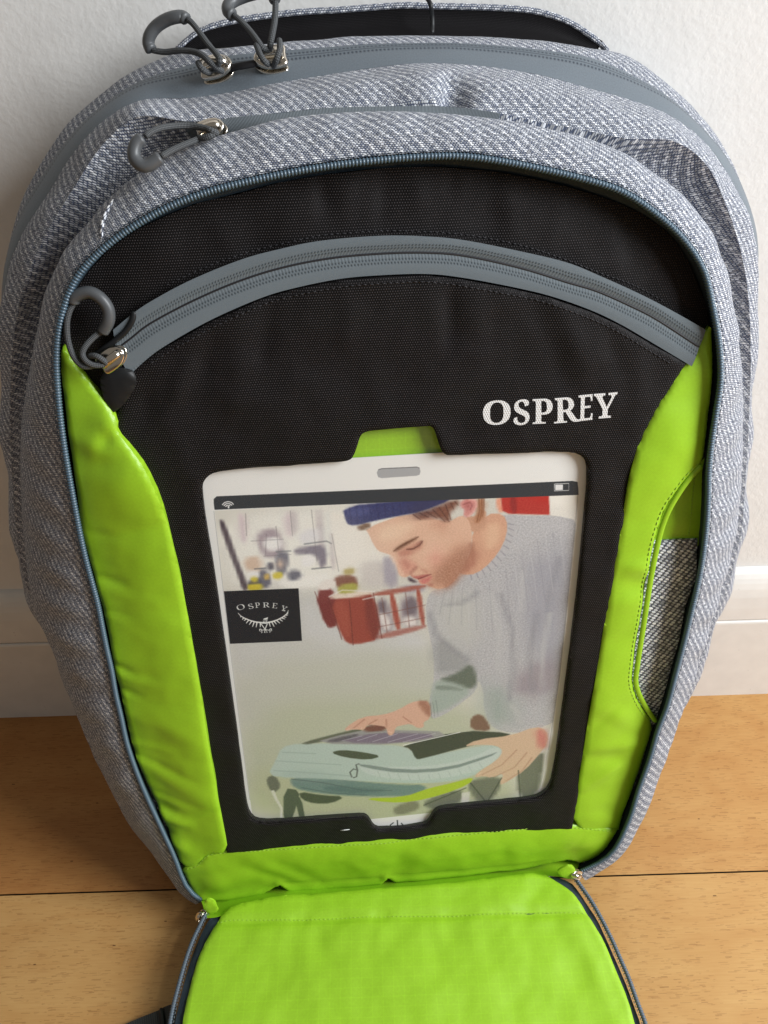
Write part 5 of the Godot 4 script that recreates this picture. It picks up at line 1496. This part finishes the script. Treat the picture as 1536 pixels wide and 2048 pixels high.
	ink(Color8(84, 48, 40), 0.25, [line(pv([106, 51, 109.3, 50.9, 112.6, 49, 114.2, 46.6]), 0.5, 0.25)])
	ink(Color8(104, 66, 48), 0.2, [line(pv([99.7, 51.6, 103, 48.8, 106.9, 46.5]), 0.45, 0.25), line(pv([101.7, 50.1, 105.6, 47.6, 109.4, 45.4]), 0.45, 0.25), line(pv([104.3, 48.6, 108.8, 46.1, 112.2, 44]), 0.45, 0.25), line(pv([106.9, 47.1, 110.1, 45.3, 112.4, 44.1]), 0.45, 0.25)], 0.8)
	ink(Color8(130, 62, 58), 0.3, [line(pv([111.3, 68.6, 114.2, 67.7, 118.4, 66.2]), 0.7, 0.4)])
	ink(Color8(74, 58, 66), 0.7, [sm([106.4, 66.8, 108.2, 68, 111.7, 70.6, 109, 70.7, 106.6, 69.3], 1)])
	ink(Color8(126, 76, 58), 1.6, [sm([108.5, 31.1, 114.7, 30.5, 128.4, 25.4, 132.9, 25.6, 129.9, 29.6, 126.8, 32.5, 128.1, 37.3, 125.7, 36.8, 119.7, 33.5, 112.8, 34.9], 1)])
	ink(Color8(84, 48, 38), 0.25, [line(pv([109.7, 31.5, 113.4, 34.8]), 0.6, 0.3), line(pv([112.8, 31, 117.2, 33.8]), 0.6, 0.3), line(pv([115.9, 30.5, 121.5, 34.7]), 0.6, 0.3), line(pv([119.1, 29.6, 125.3, 36.9]), 0.6, 0.3), line(pv([122.2, 28.6, 127.3, 37.1]), 0.6, 0.3), line(pv([125.3, 27.4, 128.1, 36]), 0.6, 0.3), line(pv([127.8, 26.5, 129.4, 30.4]), 0.6, 0.3), line(pv([129.7, 25.9, 131.6, 28.4]), 0.6, 0.3)], 0.8)
	ink(Color8(172, 112, 76), 1.4, [sm([140.1, 24.8, 144.1, 25.1, 143.8, 35, 140.8, 39.4, 139.1, 37.7, 140.6, 31.9], 1)])
	ink(Color8(112, 82, 62), 0.9, [sm([82.1, 36.4, 87.8, 34.2, 89.8, 36.6, 86.3, 38.4, 83.9, 38.7], 1)])
	ink(Color8(218, 146, 138), 0.7, [sm([132.4, 25.9, 135.9, 24.8, 140, 25.6, 140.7, 28.4, 139.2, 32.4, 136.1, 35.3, 133.6, 34, 134.7, 30.8, 132.2, 29], 1)])
	ink(Color8(172, 88, 86), 1.6, [sm([134, 26.8, 137.8, 26.6, 137.5, 30, 135, 31.5], 1)], 0.8, 0)
	ink(Color8(120, 70, 44), 0.25, [line(pv([141.2, 25.4, 141.6, 32, 140.4, 38.4]), 0.6, 0.3), line(pv([142.5, 25.3, 142.9, 31.4, 141.7, 37.7]), 0.6, 0.3), line(pv([143.6, 25.3, 143.7, 30.7, 143.1, 35.2]), 0.6, 0.3)], 0.7)
	ink(Color8(236, 176, 164), 0.4, [line(pv([136, 25.2, 139.6, 26, 140.3, 28.8, 138.7, 32.3, 136.1, 34.7]), 1, 0.8)], 0.8)
	ink(Color8(140, 70, 70), 0.4, [line(pv([133.7, 27.9, 136.9, 27, 138.2, 28.6, 137, 31.6]), 0.7, 0.5)], 0.8)
	ink(Color8(50, 54, 102), 0.45, [sm([76.2, 24.8, 104.9, 23.7, 129.6, 21.3, 128.4, 24.8, 113.5, 30.5, 102.2, 32, 90.3, 33.9, 83, 35.6, 79.1, 35.3, 77.6, 33.9], 1)], 1, 0.04)
	ink(Color8(76, 82, 136), 1.4, [sm([76.7, 25.9, 88.8, 25.2, 90.5, 29.3, 79.8, 31.9], 1)], 0.7, 0)
	ink(Color8(36, 38, 78), 0.3, [line(pv([79.6, 25.4, 80.1, 35.1]), 0.4, 0.4), line(pv([82.7, 25, 83.1, 35.1]), 0.4, 0.4), line(pv([85.9, 25, 86.4, 34.4]), 0.4, 0.4), line(pv([89.1, 24.8, 89.8, 33.6]), 0.4, 0.4), line(pv([92.5, 24.9, 93.1, 32.9]), 0.4, 0.4), line(pv([96.2, 24.9, 96.6, 32.3]), 0.4, 0.4), line(pv([99.9, 24.9, 100.5, 31.8]), 0.4, 0.4), line(pv([103.6, 24.9, 104.2, 31.1]), 0.4, 0.4), line(pv([107.3, 24.8, 108, 30.5]), 0.4, 0.4)], 0.6)
	ink(Color8(44, 38, 60), 4, [sm([108.6, 24.7, 129, 23.3, 127.8, 25.3, 113.5, 30.4, 106, 30.5], 1)], 0.8, 0)
	# resting hand, screen and bag on his knees
	ink(Color8(126, 96, 76), 0.8, [sm([139.2, 162.5, 145.1, 160.1, 150.1, 169.2, 150.3, 174.2, 139.3, 172], 1)])
	ink(Color8(112, 116, 98), 1.4, [sm([139, 211.1, 158.3, 209.1, 157.5, 221.5, 150.2, 231.7, 145.1, 231.1, 138.8, 219.4], 1), sm([167, 201.9, 181.6, 192.6, 182.5, 197.4, 180.7, 229.5, 168.5, 229.4], 1), sm([112.1, 224.9, 134.6, 216.9, 136.5, 228, 124.1, 233.1, 113.5, 231.9], 1)])
	ink(Color8(132, 132, 106), 1.2, [sm([93.1, 230.5, 100, 225.7, 109.4, 224.6, 109.8, 232.4, 96.7, 236.5], 1)])
	ink(Color8(218, 216, 204), 0.5, [pv([134.9, 221.1, 139.7, 220.8, 139.3, 232.6, 134.4, 233])])
	ink(Color8(80, 92, 70), 0.4, [sm([31.7, 205.8, 41.1, 208.8, 38, 221, 33.2, 234.9, 29, 234.5], 1), sm([37.4, 213.8, 41.2, 214.2, 42.2, 234.7, 38.9, 234.3], 1)])
	ink(Color8(104, 110, 92), 0.6, [sm([22.5, 196.7, 27.8, 194.8, 30.6, 204.8, 25.8, 209.6, 23, 205.2], 1)])
	ink(Color8(222, 222, 206), 0.4, [line(pv([25.2, 207.1, 26.5, 213.8, 29, 222.1, 27.6, 233.7]), 2, 1.2)])
	ink(Color8(72, 82, 60), 0.5, [sm([39.8, 209.5, 53, 214.2, 66.7, 216.6, 58.4, 221.5, 48.1, 220.6, 41, 216.3], 1)])
	ink(Color8(112, 138, 132), 0.9, [sm([35.6, 197.7, 54, 199.6, 94.5, 210.1, 115.9, 212.4, 109.4, 220.8, 76.4, 218.1, 50.2, 212.3, 37.1, 206.8], 1)])
	ink(Color8(78, 104, 104), 1.6, [sm([53.5, 206.1, 76.8, 210.6, 94.4, 214.6, 76.5, 216, 56.1, 211.5], 1)], 0.6, 0)
	ink(Color8(186, 203, 194), 0.5, [sm([23.5, 195.2, 29.5, 183.9, 33.5, 174.3, 43.6, 172.3, 95.4, 178.7, 105.7, 182.8, 109.3, 191, 145, 184.7, 156.4, 185.2, 158.6, 191, 152.1, 200.7, 141.9, 208.6, 124.1, 212, 100.4, 209.9, 74.1, 205, 53.9, 200.8, 36.7, 198.6], 1)])
	ink(Color8(170, 190, 182), 3, [sm([24, 195.8, 46, 191.2, 71.2, 203.9, 53.9, 201.2], 1)], 0.7, 0)
	ink(Color8(203, 214, 208), 0.6, [sm([75.5, 191.9, 100.7, 196.9, 127.1, 196.9, 144.6, 191.5, 153.2, 185.7, 158.6, 190.2, 152.1, 200.3, 136, 207.1, 109.3, 208.8, 88.8, 204.1, 77.4, 198.1], 1)], 0.8, 0)
	ink(Color8(132, 148, 142), 0.4, [sm([75.1, 191, 100.7, 199.3, 127.1, 200.1, 151.9, 191.9, 156.2, 190, 150.5, 194.5, 127.1, 202.5, 100.6, 202.1, 77.5, 194.5], 1)])
	ink(Color8(170, 186, 178), 0.25, [line(pv([86.1, 197.8, 87.6, 203.6]), 0.4, 0.4), line(pv([91.9, 199.2, 93.5, 205.4]), 0.4, 0.4), line(pv([97.7, 201, 99.3, 206.9]), 0.4, 0.4), line(pv([103.5, 202.5, 104.9, 207.9]), 0.4, 0.4), line(pv([109.4, 203.5, 110.5, 208.5]), 0.4, 0.4), line(pv([115.3, 203.7, 116.4, 208.3]), 0.4, 0.4), line(pv([121.2, 203.5, 122.6, 208.2]), 0.4, 0.4), line(pv([127.1, 202.9, 128.6, 207.6]), 0.4, 0.4), line(pv([133, 201.5, 134.8, 206.6]), 0.4, 0.4), line(pv([138.8, 199.7, 141, 204.8]), 0.4, 0.4), line(pv([144.7, 197.5, 146.9, 202.2]), 0.4, 0.4)], 0.8)
	ink(Color8(74, 84, 64), 0.3, [sm([59.9, 181.2, 66.8, 179.8, 78.1, 182.7, 89.1, 187, 81.2, 189.3, 68.2, 186], 1)])
	ink(Color8(96, 104, 98), 0.25, [line(pv([71.3, 201.9, 70.4, 197.7, 72.6, 195.2, 74.8, 196.6, 74, 201.7, 71.9, 202.3]), 0.9, 0.9), line(pv([74.8, 196.6, 74.2, 192.1, 76.2, 191.6]), 0.9, 0.9)])
	ink(Color8(96, 102, 84), 0.5, [sm([42.4, 172.7, 73.3, 165.4, 79, 164.8, 78.9, 167.1, 50.2, 174.1], 1)])
	ink(Color8(62, 70, 54), 0.4, [sm([99.7, 180.3, 133, 171.7, 163.9, 176.7, 157.4, 180.3, 138.6, 184.2, 111, 191.6, 108.1, 191.3, 105.4, 182.8], 1)])
	ink(Color8(156, 156, 154), 0.4, [sm([48.8, 173.2, 71.8, 167.1, 85.9, 166.3, 133.6, 172.9, 101.2, 179.6], 1)])
	ink(Color8(126, 114, 132), 0.7, [sm([64.3, 174, 78.7, 169.3, 95.7, 169.5, 124.2, 173.9, 101.2, 178.5], 1)])
	ink(Color8(96, 92, 100), 0.7, [sm([55.9, 172.7, 73.1, 168.8, 78.8, 169, 67.2, 173.9], 1)])
	ink(Color8(178, 203, 44), 0.4, [sm([75.7, 219.2, 100.1, 221.1, 115.2, 215.2, 130.1, 212.2, 142.2, 208.6, 139.3, 214.5, 124.1, 221.2, 106, 225.5, 91.1, 224.5], 1)])
	ink(Color8(120, 76, 64), 1, [sm([80.5, 163.1, 92.4, 162.4, 92.9, 168.1, 78.8, 167.8], 1)])
	ink(Color8(222, 176, 152), 0.35, [sm([106.1, 148.7, 111.9, 147.8, 116.9, 149.7, 117.1, 161.5, 112.8, 163.7, 113.6, 167.1, 110.2, 168.3, 105.8, 164.1, 101.5, 164.8, 97.5, 165.5, 96.2, 171.5, 93.1, 171.9, 92.2, 165, 88.3, 163.9, 82.2, 162.2, 79.7, 166.4, 77.5, 165.8, 73.6, 165.1, 69.3, 166.1, 69.8, 163.2, 79.4, 156.3, 90.5, 156.3, 99.3, 153.5], 1)])
	ink(Color8(158, 106, 84), 1.2, [sm([108.9, 147.5, 116.7, 148.6, 117.4, 161.1, 113.8, 157.8], 1)], 0.8, 0)
	ink(Color8(168, 108, 90), 0.4, [line(pv([92.5, 159.5, 92.5, 165.8]), 0.7, 0.5), line(pv([87.6, 159.3, 82.4, 162.6]), 0.7, 0.5), line(pv([101.7, 158.5, 106.6, 163.8]), 0.7, 0.5), line(pv([80.7, 158.3, 74.2, 164.4]), 0.7, 0.5)], 0.7)
	ink(Color8(216, 184, 154), 0.35, [sm([134.9, 184.6, 143.2, 179.6, 163.1, 178.6, 176.2, 172.9, 183, 176.7, 184.2, 186.1, 179.9, 194.4, 172, 206.8, 160.7, 215.9, 156.8, 217.2, 159.8, 207.2, 152.4, 210.9, 147.6, 208.8, 142, 209.8, 143.7, 205.5, 155, 197, 158.6, 190.2, 154.4, 185.4, 144.4, 183.6], 1)])
	ink(Color8(206, 124, 112), 2, [sm([175.6, 173.7, 183, 176.7, 184.7, 189.7, 178.9, 191.9], 1)], 0.9, 0)
	ink(Color8(176, 132, 108), 0.4, [line(pv([166.5, 189.8, 158.1, 200.9, 146.4, 207.8]), 0.8, 0.5), line(pv([172.5, 192.4, 165.6, 203.7, 153.9, 210.3]), 0.8, 0.5), line(pv([175.6, 196.7, 170.2, 207.1, 160.9, 214.3]), 0.8, 0.5)], 0.7)
	ink(Color8(140, 138, 132), 2, [sm([18, 22.9, 76.2, 23.8, 189, 25.7, 190.6, 63, 189.3, 157.7, 182, 230.5, 111.9, 237.8, 9.7, 233.8, 13.5, 106.5], 1)], 0.1, 0.45)
	ink(Color8(255, 255, 250), 10, [sm([21.3, 24.6, 76.1, 25.8, 99.2, 54.5, 73.6, 67.3, 18.6, 65.9], 1)], 0.22, 0)
	ink(Color8(206, 205, 206), 0.25, [line(pv([123, 77.4, 120.3, 89.8]), 0.5, 0.4), line(pv([126.8, 77.8, 124.2, 96.5]), 0.5, 0.4), line(pv([130.7, 75, 129.5, 97]), 0.5, 0.4), line(pv([137.1, 75.5, 137.5, 100.9]), 0.5, 0.4), line(pv([143.5, 74.5, 146.1, 104.9]), 0.5, 0.4), line(pv([151.2, 70.5, 154.8, 102.4]), 0.5, 0.4), line(pv([159.8, 62.1, 164, 93.5]), 0.5, 0.4), line(pv([167.1, 53.8, 172.7, 87.8]), 0.5, 0.4), line(pv([174.3, 47.1, 180.5, 82.1]), 0.5, 0.4), line(pv([181.8, 46.2, 186.4, 76.4]), 0.5, 0.4)], 0.35)
	ink(Color8(134, 134, 142), 0.25, [line(pv([124.9, 77, 122.1, 91.5]), 0.4, 0.4), line(pv([128.9, 76.7, 126.9, 98.4]), 0.4, 0.4), line(pv([134, 75.3, 133.5, 99]), 0.4, 0.4), line(pv([140.5, 75.2, 141.8, 102.9]), 0.4, 0.4), line(pv([147.4, 73.3, 150.3, 105.3]), 0.4, 0.4), line(pv([155.6, 66.3, 159.6, 101.2]), 0.4, 0.4), line(pv([163.5, 58, 168.5, 93.8]), 0.4, 0.4), line(pv([170.6, 49.7, 176.9, 88.2]), 0.4, 0.4), line(pv([178, 45.9, 183.5, 79.3]), 0.4, 0.4)], 0.35)
	ink(Color8(120, 130, 124), 0.3, [line(pv([116.9, 150.1, 117.7, 161.5]), 0.5, 0.4), line(pv([118.3, 149.1, 119.4, 160.6]), 0.5, 0.4), line(pv([120, 148.2, 121.3, 159.7]), 0.5, 0.4)], 0.6)
	ink(Color8(150, 168, 160), 0.3, [line(pv([29.4, 184.3, 46.3, 187.6, 66.1, 191.3]), 0.6, 0.6), line(pv([33.2, 178.1, 52.5, 181.2]), 0.6, 0.6), line(pv([27.3, 191.6, 45.7, 195.1, 71.4, 200.7]), 0.6, 0.6)], 0.7)
	ink(Color8(84, 100, 96), 0.3, [line(pv([36.6, 199.4, 53.7, 204, 76.7, 212.7, 94.3, 215]), 0.6, 0.5), line(pv([41.8, 206.8, 58.9, 213.2, 79.4, 217.1]), 0.6, 0.5)], 0.7)
	ink(Color8(200, 196, 206), 0.2, [line(pv([67.2, 173.1, 78.7, 170.5]), 0.5, 0.5), line(pv([75.7, 174, 87.2, 170.2]), 0.5, 0.5), line(pv([84.1, 175.6, 98.5, 170.9]), 0.5, 0.5), line(pv([92.6, 176.8, 109.9, 172.1]), 0.5, 0.5), line(pv([101.2, 177.7, 119.9, 172.7]), 0.5, 0.5)], 0.6)
	ink(Color8(240, 240, 238), 0.15, [line(pv([101.1, 179.8, 133.6, 173.1]), 0.5, 0.5)], 0.9)
	ink(Color8(238, 204, 182), 0.25, [line(pv([93.2, 168.5, 95.4, 169.9]), 0.6, 0.4), line(pv([79, 164.1, 78.1, 165.5]), 0.6, 0.4), line(pv([72, 164.5, 70.2, 165.5]), 0.6, 0.4), line(pv([157.9, 214.4, 159.3, 211.2]), 0.6, 0.4), line(pv([144.3, 207.6, 146.3, 205.8]), 0.6, 0.4)], 0.7)
	ink(Color8(60, 64, 52), 0.3, [line(pv([112, 229.2, 137.6, 217.2]), 0.8, 0.8), line(pv([139.9, 213.3, 149.9, 231.2]), 0.8, 0.8), line(pv([158.4, 211.1, 149.9, 231.2]), 0.8, 0.8), line(pv([167.9, 206, 170, 229.2]), 0.8, 0.8)], 0.6)
	# status bar
	ink(Color8(50, 54, 58), 0.15, [pv([15.9, 22.3, 16.6, 17, 18.6, 15.3, 101.3, 17.2, 185.6, 18.9, 188.3, 19.6, 189.6, 26.7, 103.5, 24.3])])
	ink(Color8(236, 236, 234), 0.05, [line(pv([20.6, 20.2, 21.9, 18.9, 23.6, 18.5, 25.1, 19.1, 25.9, 20.4]), 0.5, 0.5), line(pv([21.3, 20.8, 22.2, 19.8, 23.4, 19.4, 24.5, 20, 25.1, 20.8]), 0.5, 0.5), line(pv([22, 21.3, 22.8, 20.5, 24, 20.6, 24.1, 21.2]), 0.5, 0.5)])
	ink(Color8(236, 236, 234), 0.05, [line(pv([23, 21.4, 23.7, 21.4]), 1.3, 1.3)])
	ink(Color8(226, 226, 224), 0.05, [line(pv([177.1, 19.9, 184, 20.1, 184.3, 23.9, 177.3, 23.7, 177.1, 19.8]), 0.35, 0.35)])
	ink(Color8(226, 226, 224), 0.05, [pv([177.6, 20.3, 181.4, 20.5, 181.6, 23.4, 177.8, 23.3])])
	# emblem panel
	ink(Color8(19, 22, 29), 0.1, [pv([14.9, 68.2, 52, 69.4, 51, 102, 14, 100.7])])
	word("O", Vector2(20.9, 80.6), Vector2(24.8, 79), 3.3, ["Droid Serif"], Color8(225, 226, 222))
	word("S", Vector2(26.4, 80), Vector2(28.9, 79.6), 3.15, ["Droid Serif"], Color8(225, 226, 222))
	word("P", Vector2(29.6, 79.5), Vector2(32.1, 79.4), 3.15, ["Droid Serif"], Color8(225, 226, 222))
	word("R", Vector2(33.3, 79.6), Vector2(36.8, 79.8), 3.15, ["Droid Serif"], Color8(225, 226, 222))
	word("E", Vector2(37.6, 80.1), Vector2(40.2, 80.7), 3.15, ["Droid Serif"], Color8(225, 226, 222))
	word("Y", Vector2(41.6, 81.7), Vector2(44.4, 83.1), 3.15, ["Droid Serif"], Color8(225, 226, 222))
	ink(Color8(225, 226, 222), 0.05, [line(pv([43.5, 82.3, 44, 82.3]), 0.9, 0.9)])
	ink(Color8(225, 226, 222), 0.05, [line(pv([20.4, 81.7, 20.9, 82.7, 21.7, 83.9, 23.3, 85.3, 26, 87, 28.8, 88.2, 31.9, 88.9]), 0.25, 1), line(pv([45.8, 82.2, 45.2, 83.5, 44.6, 84.5, 42.6, 86.2, 39.8, 87.7, 37.1, 88.6, 34.2, 89.1]), 0.25, 1)])
	ink(Color8(225, 226, 222), 0.05, [line(pv([21.8, 83.8, 21.2, 84.4]), 0.75, 0.35), line(pv([22.9, 84.9, 22, 86]), 0.75, 0.35), line(pv([24, 85.7, 22.8, 86.8]), 0.75, 0.35), line(pv([25.2, 86.5, 23.7, 88.5]), 0.75, 0.35), line(pv([26.7, 87.2, 25.1, 89.5]), 0.75, 0.35), line(pv([27.9, 87.8, 26.6, 90.9]), 0.75, 0.35), line(pv([29.2, 88.3, 28.4, 91.4]), 0.75, 0.35), line(pv([30.9, 88.7, 30.5, 91.5]), 0.75, 0.35), line(pv([35.3, 89, 35.6, 91.7]), 0.75, 0.35), line(pv([36.7, 88.8, 37.6, 91.8]), 0.75, 0.35), line(pv([37.9, 88.4, 38.9, 90.4]), 0.75, 0.35), line(pv([39.2, 88, 40.7, 89.9]), 0.75, 0.35), line(pv([40.9, 87.4, 42.2, 88.8]), 0.75, 0.35), line(pv([42, 86.7, 43.6, 87.5]), 0.75, 0.35), line(pv([43, 86, 44.3, 86.4]), 0.75, 0.35), line(pv([44, 85.1, 45.3, 85]), 0.75, 0.35), line(pv([44.8, 84.3, 45.5, 83.5]), 0.75, 0.35)])
	ink(Color8(225, 226, 222), 0.05, [pv([31.8, 89.1, 32.9, 86.2, 35.4, 85.5, 34.8, 86.8, 34.2, 89.3])])
	ink(Color8(19, 22, 29), 0.05, [line(pv([32.4, 88.3, 33.2, 86.9]), 0.35, 0.3), line(pv([33.2, 88.5, 33.6, 87, 33.8, 87.4]), 0.35, 0.3), line(pv([33.8, 88.7, 34.3, 86.9]), 0.35, 0.3)])
	ink(Color8(225, 226, 222), 0.05, [line(pv([31.3, 89.4, 33, 93.2]), 0.5, 0.5), line(pv([34.5, 89.5, 32.9, 93.1]), 0.5, 0.5), line(pv([31.7, 89.1, 34.2, 89.4]), 0.5, 0.5)])
	ink(Color8(225, 226, 222), 0.05, [line(pv([33.1, 93.1, 31.5, 93.4, 30.7, 92.5, 29.9, 92.7]), 0.5, 0.4), line(pv([31.2, 93.4, 30.6, 94.1, 31.4, 94.4, 30.8, 95.2]), 0.5, 0.4), line(pv([33.1, 93.1, 34.8, 93.7, 35.8, 92.7, 36.5, 93.1]), 0.5, 0.4), line(pv([35.1, 93.7, 35.9, 94.4, 34.9, 94.7, 35.4, 95.4]), 0.5, 0.4), line(pv([33, 93.2, 32.4, 95.1, 33.9, 95.1, 33.3, 93.5]), 0.5, 0.4), line(pv([30.4, 92.6, 30, 93.9]), 0.5, 0.4), line(pv([36, 93, 36.3, 94.2]), 0.5, 0.4)])
	# speaker slot, power sign, credit
	ink(Color8(168, 168, 168), 0.12, [pv([93.2, 8.3, 94, 6.6, 95.6, 6.2, 111.9, 6.5, 113.2, 7.1, 113.7, 9, 113.2, 10.7, 111.8, 11.2, 95.4, 11.3, 93.8, 10.7])])
	ink(Color8(120, 120, 120), 0.15, [line(pv([94, 6.8, 95.6, 6.3, 111.9, 6.6, 113.2, 7.3]), 0.5, 0.5)])
	ink(Color8(70, 72, 70), 0.1, [line(pv([96.3, 239.8, 96.4, 246.7]), 0.8, 0.8), line(pv([94.1, 241.7, 92, 243.6, 91.3, 247, 92.7, 250.6, 95.6, 252.7, 98.7, 252.2, 100.6, 249.4, 100.3, 245.9, 98.6, 242.6]), 0.8, 0.8)])
	word("PHOTO / ANDREW MAGUIRE", Vector2(45.8, 232.8), Vector2(78, 233.6), 1.5, ["Droid Sans"], Color8(96, 100, 84))
	# the white rim over the edges of the screen
	ink(Color8(232, 231, 226), 0.12, [pv([10.2, -11.4, 20.5, -10.7, 16.6, 18.4, 15.5, 49.9, 13.9, 101.3, 12.6, 155.9, 11.5, 213.5, 11.2, 234.4, 5.7, 264.5, -29.8, 260.2]), pv([186.4, -2.2, 204.1, -1.1, 232.4, 282.3, 174.9, 275.5, 179.7, 236.3, 184.9, 192, 187.6, 137, 188.4, 87.6, 189.3, 29.4]), pv([-14.3, 234.4, 26.7, 235.3, 80, 237.1, 118.8, 235.5, 181.9, 232.3, 188.1, 286.4, -18, 261.6])])
	ink(Color8(70, 72, 70), 0.1, [line(pv([96.3, 239.8, 96.4, 246.7]), 0.8, 0.8), line(pv([94.1, 241.7, 92, 243.6, 91.3, 247, 92.7, 250.6, 95.6, 252.7, 98.7, 252.2, 100.6, 249.4, 100.3, 245.9, 98.6, 242.6]), 0.8, 0.8)])
	ink(Color8(150, 152, 150), 0.15, [line(pv([16.3, 22.9, 15.5, 49.9, 13.9, 101.3, 12.6, 155.9, 11.5, 213.5]), 0.3, 0.3), line(pv([189.1, 26.7, 188.4, 87.6, 187.6, 137, 184.9, 192]), 0.3, 0.3)], 0.6)
	sheet.convert(Image.FORMAT_RGB8)
	var paper := mat("printed_card", Color.WHITE, 0.5, 0.2)
	paper.albedo_texture = tex(sheet)
	var plain := mat("card_stock", Color8(222, 221, 216), 0.6)
	var st := SurfaceTool.new()
	st.begin(Mesh.PRIMITIVE_TRIANGLES)
	var at := Vector3(-98.0, 304.5, 87.3)
	for q in [[0, 0], [1, 0], [1, 1], [0, 0], [1, 1], [0, 1]]:
		st.set_normal(Vector3.BACK)
		st.set_uv(Vector2(q[0], q[1]))
		st.add_vertex((at + Vector3(q[0] * w, -q[1] * h, 0.0)) * MM)
	var face := st.commit()
	var rows := []
	var uvs := []
	for z in [0.0, -0.5, -0.5]:
		var row := []
		for q in [[0, 0], [1, 0], [1, 1], [0, 1], [0, 0]]:
			row.append(at + Vector3(q[0] * w, -q[1] * h, z) if rows.size() < 2 else at + Vector3(w / 2, -h / 2, z))
		rows.append(row)
		uvs.append([Vector2.ZERO, Vector2.ZERO, Vector2.ZERO, Vector2.ZERO, Vector2.ZERO])
	var card := part("insert_card", face, paper, self)
	card.transform = frame()
	part("card_back", flat(grid(rows, uvs)), plain, card)
	card.set_meta("label", "printed cardboard insert shaped like a white tablet behind the backpack's clear window")
	card.set_meta("category", "insert card")
